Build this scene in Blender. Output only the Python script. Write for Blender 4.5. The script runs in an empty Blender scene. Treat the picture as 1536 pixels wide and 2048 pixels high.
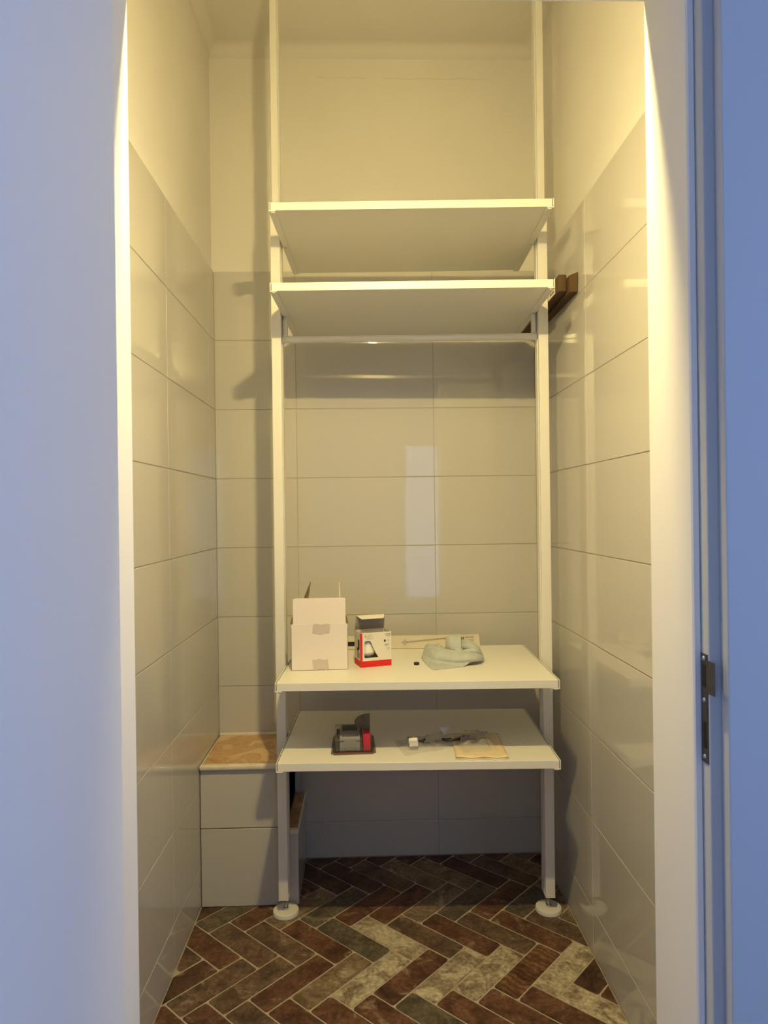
import bpy, bmesh, math, random
from mathutils import Vector, Matrix

# ------------------------------------------------------------------ camera
SC = bpy.context.scene
H = 1.2645                                   # eye height
cam_data = bpy.data.cameras.new('camera')
cam = bpy.data.objects.new('camera', cam_data)
SC.collection.objects.link(cam)
SC.camera = cam
cam_data.sensor_fit = 'VERTICAL'
cam_data.sensor_height = 36.0
cam_data.lens = 1365.0 / 2048.0 * 36.0
cam_data.clip_start = 0.02
cam_data.dof.use_dof = True
cam_data.dof.focus_distance = 2.05
cam_data.dof.aperture_fstop = 9.0
yaw, pitch, roll = 0.0260, -0.0011, -0.0127
_f = Vector((math.sin(yaw) * math.cos(pitch), math.cos(yaw) * math.cos(pitch), math.sin(pitch)))
_r = Vector((math.cos(yaw), -math.sin(yaw), 0))
_u = _r.cross(_f)
_r2 = _r * math.cos(roll) + _u * math.sin(roll)
_u2 = -_r * math.sin(roll) + _u * math.cos(roll)
cam.matrix_world = Matrix(((_r2.x, _u2.x, -_f.x, 0), (_r2.y, _u2.y, -_f.y, 0), (_r2.z, _u2.z, -_f.z, H), (0, 0, 0, 1)))

# ------------------------------------------------------------------ world, exposure, lights
world = bpy.data.worlds.new('world')
SC.world = world
world.use_nodes = True
world.node_tree.nodes['Background'].inputs[0].default_value = (0.45, 0.62, 1.0, 1)
world.node_tree.nodes['Background'].inputs[1].default_value = 0.3
SC.view_settings.view_transform = 'Standard'
SC.view_settings.look = 'None'
SC.view_settings.exposure = 0.0
SC.view_settings.gamma = 1.0
SC.view_settings.use_curve_mapping = False
BULB_COLOR = (1.0, 0.77, 0.31)
BULB_POWER = 4500.0
TUBE_POWER = 122.0
DAY_COLOR = (0.36, 0.54, 1.0)
DAY_SIDE = 3.1
DAY_LEFT = 2.2
DAY_BACK = 2.6

# ------------------------------------------------------------------ materials
MATS = {}
def nt(name):
    m = bpy.data.materials.new(name); m.use_nodes = True
    MATS[name] = m
    return m, m.node_tree.nodes, m.node_tree.links, m.node_tree.nodes['Principled BSDF']
def mat(name, col, rough=0.5, metal=0.0, bump=0.0, bscale=60.0, var=0.0, vscale=6.0, spec=0.5, coat=0.0, bdist=0.001):
    m, N, L, b = nt(name)
    b.inputs['Base Color'].default_value = (*col, 1)
    b.inputs['Roughness'].default_value = rough
    b.inputs['Metallic'].default_value = metal
    b.inputs['Specular IOR Level'].default_value = spec
    b.inputs['Coat Weight'].default_value = coat
    b.inputs['Coat Roughness'].default_value = 0.05
    if bump or var:
        tc = N.new('ShaderNodeTexCoord')
    if bump:
        n = N.new('ShaderNodeTexNoise'); n.inputs['Scale'].default_value = bscale; n.inputs['Detail'].default_value = 4
        L.new(tc.outputs['Object'], n.inputs['Vector'])
        bp = N.new('ShaderNodeBump'); bp.inputs['Strength'].default_value = bump; bp.inputs['Distance'].default_value = bdist
        L.new(n.outputs['Fac'], bp.inputs['Height']); L.new(bp.outputs['Normal'], b.inputs['Normal'])
    if var:
        n = N.new('ShaderNodeTexNoise'); n.inputs['Scale'].default_value = vscale; n.inputs['Detail'].default_value = 5
        L.new(tc.outputs['Object'], n.inputs['Vector'])
        r = N.new('ShaderNodeValToRGB')
        r.color_ramp.elements[0].position = 0.3; r.color_ramp.elements[1].position = 0.7
        r.color_ramp.elements[0].color = (*[c * (1 - var) for c in col], 1)
        r.color_ramp.elements[1].color = (*[min(1, c * (1 + var * 0.4)) for c in col], 1)
        L.new(n.outputs['Fac'], r.inputs['Fac']); L.new(r.outputs['Color'], b.inputs['Base Color'])
    return m
mat('plaster', (0.80, 0.78, 0.75), 0.85, bump=0.25, bscale=120, var=0.04, vscale=2.5, spec=0.2)
mat('ceiling_paint', (0.72, 0.70, 0.67), 0.9, bump=0.2, bscale=80, spec=0.2)
mat('hall_paint', (0.80, 0.80, 0.80), 0.9, bump=0.15, bscale=150, spec=0.2)
mat('grout', (0.44, 0.41, 0.36), 0.85)
mat('white_lacquer', (0.80, 0.79, 0.77), 0.38, spec=0.4)
mat('frame_paint', (0.84, 0.83, 0.81), 0.45, bump=0.05, bscale=200, spec=0.35)
mat('shelf_foil', (0.83, 0.82, 0.79), 0.36, spec=0.32, bump=0.02, bscale=400)
mat('white_plastic', (0.82, 0.80, 0.75), 0.35)
mat('rod_metal', (0.70, 0.70, 0.71), 0.35, spec=0.5)
mat('chrome', (0.62, 0.62, 0.62), 0.25, metal=1.0)
mat('steel_dull', (0.085, 0.08, 0.07), 0.42, metal=0.55, var=0.25, vscale=70)
mat('black', (0.012, 0.012, 0.012), 0.4)
mat('hole_shade', (0.01, 0.007, 0.005), 0.9)  # near-black that paints the shade inside holes and slots
mat('kraft', (0.095, 0.054, 0.020), 0.85, bump=0.15, bscale=200, var=0.12, vscale=30)
mat('kraft_inner', (0.16, 0.085, 0.03), 0.9)
mat('paper_white', (0.80, 0.74, 0.73), 0.75, bump=0.05, bscale=90, spec=0.2)
mat('carton_grey', (0.70, 0.65, 0.54), 0.8, bump=0.1, bscale=90)
mat('board_cut', (0.22, 0.15, 0.085), 0.9)
mat('tape', (0.60, 0.54, 0.51), 0.3, bump=0.6, bscale=45, bdist=0.002)
mat('box_cream', (0.78, 0.75, 0.67), 0.55, spec=0.4)
mat('box_inner', (0.36, 0.32, 0.27), 0.8)
mat('red_print', (0.70, 0.012, 0.015), 0.5)
mat('ink', (0.035, 0.032, 0.03), 0.7)
mat('ink_soft', (0.16, 0.13, 0.09), 0.8)
mat('bulb_opal', (0.85, 0.84, 0.80), 0.25)
mat('bulb_base', (0.42, 0.40, 0.38), 0.45)
mat('envelope_paper', (0.84, 0.70, 0.48), 0.85, bump=0.1, bscale=120, var=0.06, vscale=20)
mat('blister_grey', (0.29, 0.285, 0.29), 0.45)
mat('tab_card', (0.15, 0.115, 0.075), 0.5, var=0.3, vscale=60)
mat('blister_dark', (0.05, 0.04, 0.03), 0.5)
mat('blister_red', (0.50, 0.02, 0.045), 0.4, coat=0.3)
mat('card_back', (0.22, 0.045, 0.04), 0.5)
mat('screw_dark', (0.05, 0.055, 0.05), 0.35, metal=0.6)
mat('marble_edge', (0.80, 0.74, 0.62), 0.12, var=0.1, vscale=20, coat=0.3)
mat('hall_floor', (0.35, 0.2, 0.12), 0.6)
mat('shaded_frame_paint', (0.52, 0.54, 0.57), 0.5, spec=0.3)  # frame paint darkened and blued, hall-side shade put into the colour
mat('leaf_paint', (0.82, 0.82, 0.83), 0.5, spec=0.3)

# glossy ceramic wall tile: each tile has a faint waviness of its own
m, N, L, b = nt('wall_tile')
b.inputs['Base Color'].default_value = (0.74, 0.715, 0.69, 1)
b.inputs['Roughness'].default_value = 0.035
b.inputs['Specular IOR Level'].default_value = 0.58
tc = N.new('ShaderNodeTexCoord'); oi = N.new('ShaderNodeObjectInfo')
ad = N.new('ShaderNodeVectorMath'); ad.operation = 'ADD'
ml = N.new('ShaderNodeMath'); ml.operation = 'MULTIPLY'; ml.inputs[1].default_value = 37.0
L.new(oi.outputs['Random'], ml.inputs[0]); L.new(tc.outputs['Object'], ad.inputs[0]); L.new(ml.outputs[0], ad.inputs[1])
n = N.new('ShaderNodeTexNoise'); n.inputs['Scale'].default_value = 5.0; n.inputs['Detail'].default_value = 1.0
L.new(ad.outputs[0], n.inputs['Vector'])
bp = N.new('ShaderNodeBump'); bp.inputs['Strength'].default_value = 0.22; bp.inputs['Distance'].default_value = 0.0012
L.new(n.outputs['Fac'], bp.inputs['Height']); L.new(bp.outputs['Normal'], b.inputs['Normal'])
mx = N.new('ShaderNodeMapRange'); mx.inputs['To Min'].default_value = 0.96; mx.inputs['To Max'].default_value = 1.0
L.new(oi.outputs['Random'], mx.inputs['Value'])
mu = N.new('ShaderNodeMixRGB'); mu.blend_type = 'MULTIPLY'; mu.inputs['Fac'].default_value = 1
mu.inputs['Color1'].default_value = (0.595, 0.583, 0.555, 1)
L.new(mx.outputs['Result'], mu.inputs['Color2']); L.new(mu.outputs['Color'], b.inputs['Base Color'])

# beige veined marble
m, N, L, b = nt('marble_top')
b.inputs['Roughness'].default_value = 0.3
tc = N.new('ShaderNodeTexCoord')
n1 = N.new('ShaderNodeTexNoise'); n1.inputs['Scale'].default_value = 9; n1.inputs['Detail'].default_value = 6; n1.inputs['Distortion'].default_value = 1.5
L.new(tc.outputs['Object'], n1.inputs['Vector'])
r = N.new('ShaderNodeValToRGB'); e = r.color_ramp.elements
e[0].position = 0.25; e[0].color = (0.40, 0.23, 0.10, 1)
e[1].position = 0.75; e[1].color = (0.82, 0.60, 0.36, 1)
x = e.new(0.46); x.color = (0.66, 0.42, 0.20, 1)
x = e.new(0.50); x.color = (0.50, 0.33, 0.17, 1)
x = e.new(0.55); x.color = (0.72, 0.50, 0.27, 1)
L.new(n1.outputs['Fac'], r.inputs['Fac']); L.new(r.outputs['Color'], b.inputs['Base Color'])

# bricks of the floor: worn, stained, each shifted by its own random value
def brick_mat(name, dark, mid, light, light_amount, wash=0.0, stripe=False):
    m, N, L, b = nt(name)
    b.inputs['Specular IOR Level'].default_value = 0.35
    tc = N.new('ShaderNodeTexCoord'); oi = N.new('ShaderNodeObjectInfo')
    ml = N.new('ShaderNodeMath'); ml.operation = 'MULTIPLY'; ml.inputs[1].default_value = 91.0
    ad = N.new('ShaderNodeVectorMath'); ad.operation = 'ADD'
    L.new(oi.outputs['Random'], ml.inputs[0]); L.new(tc.outputs['Object'], ad.inputs[0]); L.new(ml.outputs[0], ad.inputs[1])
    def noise(sc, det, dis=0.0):
        n = N.new('ShaderNodeTexNoise'); n.inputs['Scale'].default_value = sc; n.inputs['Detail'].default_value = det
        n.inputs['Distortion'].default_value = dis; n.inputs['Roughness'].default_value = 0.65
        L.new(ad.outputs[0], n.inputs['Vector']); return n
    n1 = noise(16, 8, 0.6)
    r1 = N.new('ShaderNodeValToRGB'); r1.color_ramp.elements[0].position = 0.34; r1.color_ramp.elements[1].position = 0.62
    r1.color_ramp.elements[0].color = (*dark, 1); r1.color_ramp.elements[1].color = (*mid, 1)
    L.new(n1.outputs['Fac'], r1.inputs['Fac'])
    n2 = noise(11, 10, 1.2)
    r2 = N.new('ShaderNodeValToRGB'); e = r2.color_ramp.elements
    e[0].position = max(0.0, 1 - light_amount - 0.06); e[1].position = min(1.0, 1 - light_amount + 0.06)
    e[0].color = (0, 0, 0, 1); e[1].color = (1, 1, 1, 1)
    L.new(n2.outputs['Fac'], r2.inputs['Fac'])
    mx = N.new('ShaderNodeMixRGB'); L.new(r2.outputs['Color'], mx.inputs['Fac'])
    L.new(r1.outputs['Color'], mx.inputs['Color1']); mx.inputs['Color2'].default_value = (*light, 1)
    n3 = noise(90, 6)
    r3 = N.new('ShaderNodeMapRange'); r3.inputs['From Min'].default_value = 0.3; r3.inputs['From Max'].default_value = 0.7
    r3.inputs['To Min'].default_value = 0.50; r3.inputs['To Max'].default_value = 1.38
    L.new(n3.outputs['Fac'], r3.inputs['Value'])
    mu = N.new('ShaderNodeMixRGB'); mu.blend_type = 'MULTIPLY'; mu.inputs['Fac'].default_value = 1
    L.new(mx.outputs['Color'], mu.inputs['Color1']); L.new(r3.outputs['Result'], mu.inputs['Color2'])
    out = mu.outputs['Color']
    if stripe:
        w = N.new('ShaderNodeTexWave'); w.bands_direction = 'DIAGONAL'; w.inputs['Scale'].default_value = 22; w.inputs['Distortion'].default_value = 9
        w.inputs['Detail'].default_value = 3
        L.new(tc.outputs['Object'], w.inputs['Vector'])
        m2 = N.new('ShaderNodeMapRange'); m2.inputs['To Min'].default_value = 0.55; m2.inputs['To Max'].default_value = 1.15
        L.new(w.outputs['Fac'], m2.inputs['Value'])
        mu2 = N.new('ShaderNodeMixRGB'); mu2.blend_type = 'MULTIPLY'; mu2.inputs['Fac'].default_value = 1
        L.new(out, mu2.inputs['Color1']); L.new(m2.outputs['Result'], mu2.inputs['Color2']); out = mu2.outputs['Color']
    L.new(out, b.inputs['Base Color'])
    rr = N.new('ShaderNodeMapRange'); rr.inputs['To Min'].default_value = 0.42; rr.inputs['To Max'].default_value = 0.7
    L.new(n1.outputs['Fac'], rr.inputs['Value']); L.new(rr.outputs['Result'], b.inputs['Roughness'])
    bp = N.new('ShaderNodeBump'); bp.inputs['Strength'].default_value = 0.5; bp.inputs['Distance'].default_value = 0.0015
    L.new(n3.outputs['Fac'], bp.inputs['Height']); L.new(bp.outputs['Normal'], b.inputs['Normal'])
brick_mat('brick_red', (0.060, 0.027, 0.017), (0.190, 0.092, 0.056), (0.36, 0.26, 0.18), 0.36)
brick_mat('brick_brown', (0.075, 0.045, 0.030), (0.195, 0.125, 0.085), (0.36, 0.28, 0.20), 0.35)
brick_mat('brick_pale', (0.17, 0.125, 0.08), (0.38, 0.32, 0.23), (0.56, 0.49, 0.36), 0.50)
brick_mat('brick_grey', (0.065, 0.052, 0.038), (0.165, 0.135, 0.095), (0.30, 0.245, 0.17), 0.36)
brick_mat('brick_tan', (0.13, 0.085, 0.05), (0.27, 0.20, 0.13), (0.42, 0.345, 0.24), 0.40)
brick_mat('brick_dark', (0.035, 0.02, 0.014), (0.14, 0.07, 0.045), (0.30, 0.2, 0.14), 0.36)
brick_mat('brick_stripe', (0.09, 0.04, 0.02), (0.25, 0.125, 0.07), (0.33, 0.2, 0.11), 0.3, stripe=True)
m, N, L, b = nt('floor_grout')
mat('floor_grout', (0.50, 0.43, 0.34), 0.9, bump=0.3, bscale=300, var=0.2, vscale=25)

# worn microfibre
m = mat('cloth', (0.50, 0.54, 0.53), 0.95, bump=0.2, bdist=0.0003, bscale=700, var=0.1, vscale=50, spec=0.1)


def clear_mat(name, tint, gloss=0.25, rough=0.12, haze=0.1):
    m = bpy.data.materials.new(name); m.use_nodes = True; MATS[name] = m
    N, L = m.node_tree.nodes, m.node_tree.links; N.clear()
    o = N.new('ShaderNodeOutputMaterial'); t = N.new('ShaderNodeBsdfTransparent'); g = N.new('ShaderNodeBsdfGlossy'); d = N.new('ShaderNodeBsdfDiffuse')
    t.inputs[0].default_value = (*tint, 1); g.inputs['Roughness'].default_value = rough
    d.inputs[0].default_value = (0.75, 0.75, 0.74, 1)
    lw = N.new('ShaderNodeLayerWeight'); lw.inputs['Blend'].default_value = gloss
    m1 = N.new('ShaderNodeMixShader'); m2 = N.new('ShaderNodeMixShader'); m1.inputs[0].default_value = haze
    L.new(t.outputs[0], m1.inputs[1]); L.new(d.outputs[0], m1.inputs[2])
    L.new(lw.outputs['Fresnel'], m2.inputs[0]); L.new(m1.outputs[0], m2.inputs[1]); L.new(g.outputs[0], m2.inputs[2])
    L.new(m2.outputs[0], o.inputs[0])
clear_mat('clear_film', (0.995, 0.995, 0.99), 0.03, 0.2, 0.2)
clear_mat('clear_blister', (0.93, 0.92, 0.91), 0.08, 0.08, 0.06)
mat('milky_plastic', (0.86, 0.85, 0.84), 0.4)
def emit_mat(name, col, s):
    m = bpy.data.materials.new(name); m.use_nodes = True; MATS[name] = m
    N, L = m.node_tree.nodes, m.node_tree.links; N.clear()
    o = N.new('ShaderNodeOutputMaterial'); e = N.new('ShaderNodeEmission')
    e.inputs[0].default_value = (*col, 1); e.inputs[1].default_value = s
    L.new(e.outputs[0], o.inputs[0])
emit_mat('lit_bulb', BULB_COLOR, BULB_POWER)
emit_mat('lit_glass', BULB_COLOR, TUBE_POWER)
emit_mat('daylight_side', DAY_COLOR, DAY_SIDE)
emit_mat('daylight_left', DAY_COLOR, DAY_LEFT)
emit_mat('daylight_back', DAY_COLOR, DAY_BACK)

# ------------------------------------------------------------------ mesh helpers
def link(name, me, material=None, parent=None):
    o = bpy.data.objects.new(name, me); SC.collection.objects.link(o)
    if parent is not None: o.parent = parent
    if material and not me.materials: me.materials.append(MATS[material])
    return o
def obj(name, bm, material, parent=None, smooth=False, loc=None, rot=None, angle=None):
    me = bpy.data.meshes.new(name)
    bmesh.ops.recalc_face_normals(bm, faces=bm.faces)
    if smooth:
        for f in bm.faces: f.smooth = True
    bm.to_mesh(me); bm.free()
    if smooth and angle:
        me.set_sharp_from_angle(angle=math.radians(angle))
    o = link(name, me, material, parent)
    if loc: o.location = loc
    if rot: o.rotation_euler = rot
    return o
def box(bm, x0, x1, y0, y1, z0, z1, bev=0.0, seg=1, M=None):
    r = bmesh.ops.create_cube(bm, size=1.0)
    vs = r['verts']
    for v in vs:
        v.co = Vector(((x0 + x1) / 2 + v.co.x * (x1 - x0), (y0 + y1) / 2 + v.co.y * (y1 - y0), (z0 + z1) / 2 + v.co.z * (z1 - z0)))
    if bev:
        es = list({e for v in vs for e in v.link_edges})
        r = bmesh.ops.bevel(bm, geom=es, offset=bev, segments=seg, affect='EDGES', profile=0.5)
        vs = list({v for f in r['faces'] for v in f.verts} | {v for v in vs if v.is_valid})
    if M is not None:
        for v in vs: v.co = M @ v.co
    return vs
def B(*a, **k):
    bm = bmesh.new(); box(bm, *a, **k); return bm
def cyl(bm, p, q, r0, r1=None, n=20, cap=True):
    p, q = Vector(p), Vector(q); r1 = r0 if r1 is None else r1
    d = (q - p); ax = d.normalized()
    t = Vector((1, 0, 0)) if abs(ax.x) < 0.9 else Vector((0, 1, 0))
    a = ax.cross(t).normalized(); c = ax.cross(a)
    A = [bm.verts.new(p + (a * math.cos(2 * math.pi * i / n) + c * math.sin(2 * math.pi * i / n)) * r0) for i in range(n)]
    Bv = [bm.verts.new(q + (a * math.cos(2 * math.pi * i / n) + c * math.sin(2 * math.pi * i / n)) * r1) for i in range(n)]
    for i in range(n): bm.faces.new((A[i], A[(i + 1) % n], Bv[(i + 1) % n], Bv[i]))
    if cap: bm.faces.new(A[::-1]); bm.faces.new(Bv)
def lathe(bm, prof, n=28, c=(0, 0, 0)):
    rings = []
    for r, z in prof:
        rings.append([bm.verts.new((c[0] + r * math.cos(2 * math.pi * i / n), c[1] + r * math.sin(2 * math.pi * i / n), c[2] + z)) for i in range(n)])
    for a, b2 in zip(rings, rings[1:]):
        for i in range(n): bm.faces.new((a[i], a[(i + 1) % n], b2[(i + 1) % n], b2[i]))
    bm.faces.new(rings[0][::-1]); bm.faces.new(rings[-1])
def prism(bm, pts, h0, h1, M=None):
    """pts: 2D outline in x,y; extruded from z=h0 to h1, then moved by M"""
    a = [bm.verts.new((x, y, h0)) for x, y in pts]; b2 = [bm.verts.new((x, y, h1)) for x, y in pts]
    n = len(pts)
    bm.faces.new(a[::-1]); bm.faces.new(b2)
    for i in range(n): bm.faces.new((a[i], a[(i + 1) % n], b2[(i + 1) % n], b2[i]))
    if M is not None:
        for v in a + b2: v.co = M @ v.co
def grid(bm, P, closed=False):
    V = [[bm.verts.new(p) for p in row] for row in P]
    for i in range(len(V) - 1):
        for j in range(len(V[0]) - 1):
            bm.faces.new((V[i][j], V[i][j + 1], V[i + 1][j + 1], V[i + 1][j]))
    return V
def solid(bm, t):
    bmesh.ops.recalc_face_normals(bm, faces=bm.faces); bm.normal_update()
    bmesh.ops.solidify(bm, geom=list(bm.faces), thickness=t)
def empty(name, loc=(0, 0, 0), rz=0.0, parent=None):
    o = bpy.data.objects.new(name, None); SC.collection.objects.link(o)
    o.location = loc; o.rotation_euler = (0, 0, rz); o.empty_display_size = 0.05
    if parent is not None: o.parent = parent
    return o
def tag(o, label, cat=None, group=None):
    o['label'] = label
    if cat: o['category'] = cat
    if group: o['group'] = group
    return o
def struct(o, label=None):
    o['kind'] = 'structure'
    if label: o['label'] = label
    return o
def text(name, body, size, material, parent, M, align='LEFT', bold=0.0, sx=1.0):
    cu = bpy.data.curves.new(name, 'FONT'); cu.body = body; cu.size = size; cu.align_x = align
    cu.extrude = 0.00005; cu.offset = bold; cu.resolution_u = 2
    cu.materials.append(MATS[material])
    tmp = bpy.data.objects.new(name, cu)
    me = bpy.data.meshes.new_from_object(tmp); bpy.data.objects.remove(tmp)
    me.transform(M @ Matrix.Diagonal((sx, 1, 1, 1)))
    o = bpy.data.objects.new(name, me); SC.collection.objects.link(o); o.parent = parent; o['kind'] = 'stuff'
    return o

# ------------------------------------------------------------------ room shell
XL, XR, YB, YD = -0.5455, 0.6282, 2.5007, 1.03     # tile faces and the inner face of the door wall
CEIL = 2.965
TT = 0.008                                          # tile thickness
TILE_TOP = H + 0.8811
TH, TW, GAP = 0.252, 0.502, 0.0028
random.seed(4)

wall_back = struct(obj('wall_back', B(XL - 0.11, XR + 0.11, YB + TT, YB + TT + 0.1, 0, CEIL), 'plaster'), 'closet back wall, white glossy tiles below and plaster above')
wall_left = struct(obj('wall_left', B(XL - TT - 0.1, XL - TT, YD, YB + TT, 0, CEIL), 'plaster'), 'closet left wall, tiled below and plastered above')
wall_right = struct(obj('wall_right', B(XR + TT, XR + TT + 0.1, YD, YB + TT, 0, CEIL), 'plaster'), 'closet right wall, tiled below and plastered above')
# ceiling with coved edges towards the back wall and side walls
bm = bmesh.new()
x0, x1, y0, y1 = XL - TT, XR + TT, YD, YB + TT
box(bm, x0 - 0.1, x1 + 0.1, y0, y1 + 0.1, CEIL, CEIL + 0.08)
cr = 0.04
def cove(a, b2, nrm):
    a, b2, nrm = Vector(a), Vector(b2), Vector(nrm)
    P = []
    for k in range(9):
        t = math.pi / 2 * k / 8
        off = nrm * (cr - cr * math.cos(t)) + Vector((0, 0, -cr + cr * math.sin(t)))
        P.append([a + off, b2 + off])
    grid(bm, P)
cove((x0, y1, CEIL), (x1, y1, CEIL), (0, -1, 0))
cove((x0, y0, CEIL), (x0, y1, CEIL), (1, 0, 0))
cove((x1, y0, CEIL), (x1, y1, CEIL), (-1, 0, 0))
ceiling = struct(obj('ceiling', bm, 'ceiling_paint', smooth=True, angle=40), 'plastered closet ceiling with rounded edges')
# fine plaster crack across the back wall
bm = bmesh.new()
rnd = random.Random(9)
for xa, xb, zc in ((-0.16, 0.02, H + 1.592), (0.08, 0.46, H + 1.589)):
    P = []; n = 26
    for i in range(n + 1):
        x = xa + (xb - xa) * i / n; z = zc + 0.002 * math.sin(i * 0.7) + rnd.uniform(-0.0007, 0.0007)
        P.append([Vector((x, YB + TT - 0.0006, z - 0.0004)), Vector((x, YB + TT - 0.0006, z + 0.0004))])
    grid(bm, P)
mat('crack', (0.5, 0.45, 0.38), 0.9)
obj('crack', bm, 'crack', wall_back)

# grout beds, one per wall, set back from the tile faces
obj('grout', B(XL - 0.0015, XR + 0.0015, YB + 0.0016, YB + TT + 0.001, 0, TILE_TOP - 0.003), 'grout', wall_back)
obj('grout', B(XL - TT - 0.001, XL - 0.0016, YD, YB, 0, TILE_TOP - 0.003), 'grout', wall_left)
obj('grout', B(XR + 0.0016, XR + TT + 0.001, YD, YB, 0, TILE_TOP - 0.003), 'grout', wall_right)

_tiles = {}
def tile(parent, axis, face, a0, a1, z0, z1, flip=1):
    """one ceramic tile; axis 'x': tile lies in the XZ plane; axis 'y': in the YZ plane"""
    w, h = round(a1 - a0 - 0.0012, 4), round(z1 - z0 - GAP, 4)
    if w < 0.01 or h < 0.01: return
    key = (w, h)
    if key not in _tiles:
        bm = B(-w / 2, w / 2, -0.0038, 0.0038, -h / 2, h / 2, bev=0.0011, seg=2)
        me = bpy.data.meshes.new('tile'); bm.to_mesh(me); bm.free()
        me.materials.append(MATS['wall_tile']); _tiles[key] = me
    o = link('tile', _tiles[key], None, parent)
    c, zc = (a0 + a1) / 2, (z0 + z1) / 2
    tilt = (random.uniform(-1, 1) * 0.0012, 0, random.uniform(-1, 1) * 0.0010)
    if axis == 'x':
        o.location = (c, face + 0.0038 + random.uniform(0, 0.0003), zc); o.rotation_euler = tilt
    else:
        o.location = (face + flip * (0.0038 + random.uniform(0, 0.0003)), c, zc)
        o.rotation_euler = (tilt[0], 0, math.pi / 2 * -flip + tilt[2])
    return o
rows = []
z = TILE_TOP
while z > 0.002:
    rows.append((max(0.0, z - TH), z)); z -= TH
def cuts(lo, hi, seam):
    s = [seam + k * TW for k in range(-6, 7)]
    e = [lo] + [q for q in s if lo + 0.012 < q < hi - 0.012] + [hi]
    return list(zip(e, e[1:]))
for z0, z1 in rows:
    for a0, a1 in cuts(XL, XR, 0.2515): tile(wall_back, 'x', YB, a0, a1, z0, z1)
    for a0, a1 in cuts(YD, YB, 1.9049): tile(wall_left, 'y', XL, a0, a1, z0, z1, -1)
    for a0, a1 in cuts(YD, YB, 1.9187): tile(wall_right, 'y', XR, a0, a1, z0, z1, 1)

# ------------------------------------------------------------------ floor of herringbone bricks
floor = struct(obj('floor', B(XL - TT, XR + TT, 0.80, YB + TT, -0.06, -0.0022), 'floor_grout'), 'closet floor of worn herringbone brick with pale joints')
PSI = math.radians(1.7)
U = Vector((math.cos(math.radians(46.7)), math.sin(math.radians(46.7))))
V = Vector((U.y, -U.x))
O = Vector((0.3185, 1.8015)); BL, BW, JG = 0.2440, 0.0757, 0.0052
NOTES = [[-0.4988,2.1213,'grey'],[-0.3959,2.1333,'red'],[-0.3158,2.138,'tan'],[-0.4572,1.9791,'red'],[-0.3656,1.9896,'brown'],[-0.3299,2.0645,'brown'],[-0.2181,1.9755,'brown'],[-0.1692,2.0104,'red'],[-0.1835,2.1317,'grey'],[-0.0643,2.0209,'grey'],[0.0036,2.0649,'pale'],[-0.5223,1.9605,'brown'],[-0.4908,1.8904,'dark'],[-0.4413,1.8493,'brown'],[-0.3358,1.8703,'brown'],[-0.2377,1.8276,'red'],[-0.1217,1.8478,'tan'],[-0.0336,1.8311,'pale'],[-0.5275,1.7287,'red'],[-0.4453,1.7418,'red'],[-0.3253,1.7366,'brown'],[-0.2179,1.732,'red'],[-0.1025,1.727,'red'],[-0.0619,2.1345,'red'],[0.1601,2.0182,'brown'],[0.2594,2.037,'red'],[0.3681,2.0163,'brown'],[0.4699,2.0351,'red'],[0.5542,2.0553,'brown'],[0.1459,2.1507,'tan'],[0.2484,2.1458,'grey'],[0.3521,2.1496,'red'],[0.4546,2.1447,'grey'],[0.6055,2.0943,'tan'],[0.1262,1.8894,'red'],[0.2034,1.8527,'pale'],[0.3105,1.8545,'pale'],[0.4167,1.8497,'stripe'],[0.5239,1.8648,'pale'],[0.5845,1.8292,'dark'],[0.6171,1.7713,'red'],[0.5611,1.7323,'pale'],[0.4758,1.7131,'red'],[0.3405,1.719,'red'],[0.2311,1.7352,'red'],[0.1352,1.7336,'grey'],[0.0638,1.7142,'red'],[0.0042,2.1314,'red']]
def clip(poly, axis, val, keep_less):
    out = []
    for i in range(len(poly)):
        p, q = poly[i], poly[(i + 1) % len(poly)]
        fp = (p[axis] <= val) == keep_less or p[axis] == val; fq = (q[axis] <= val) == keep_less or q[axis] == val
        if fp: out.append(p)
        if fp != fq:
            t = (val - p[axis]) / (q[axis] - p[axis]); out.append((p[0] + (q[0] - p[0]) * t, p[1] + (q[1] - p[1]) * t))
    return out
def rounded(u0, u1, v0, v1, r):
    pts = []
    for cu, cv, a in ((u1 - r, v1 - r, 0), (u0 + r, v1 - r, 90), (u0 + r, v0 + r, 180), (u1 - r, v0 + r, 270)):
        for k in range(4):
            t = math.radians(a + 30 * k); rr = r * random.uniform(0.9, 1.1)
            pts.append((cu + rr * math.cos(t), cv + rr * math.sin(t)))
    return pts
rb = random.Random(12)
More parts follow.
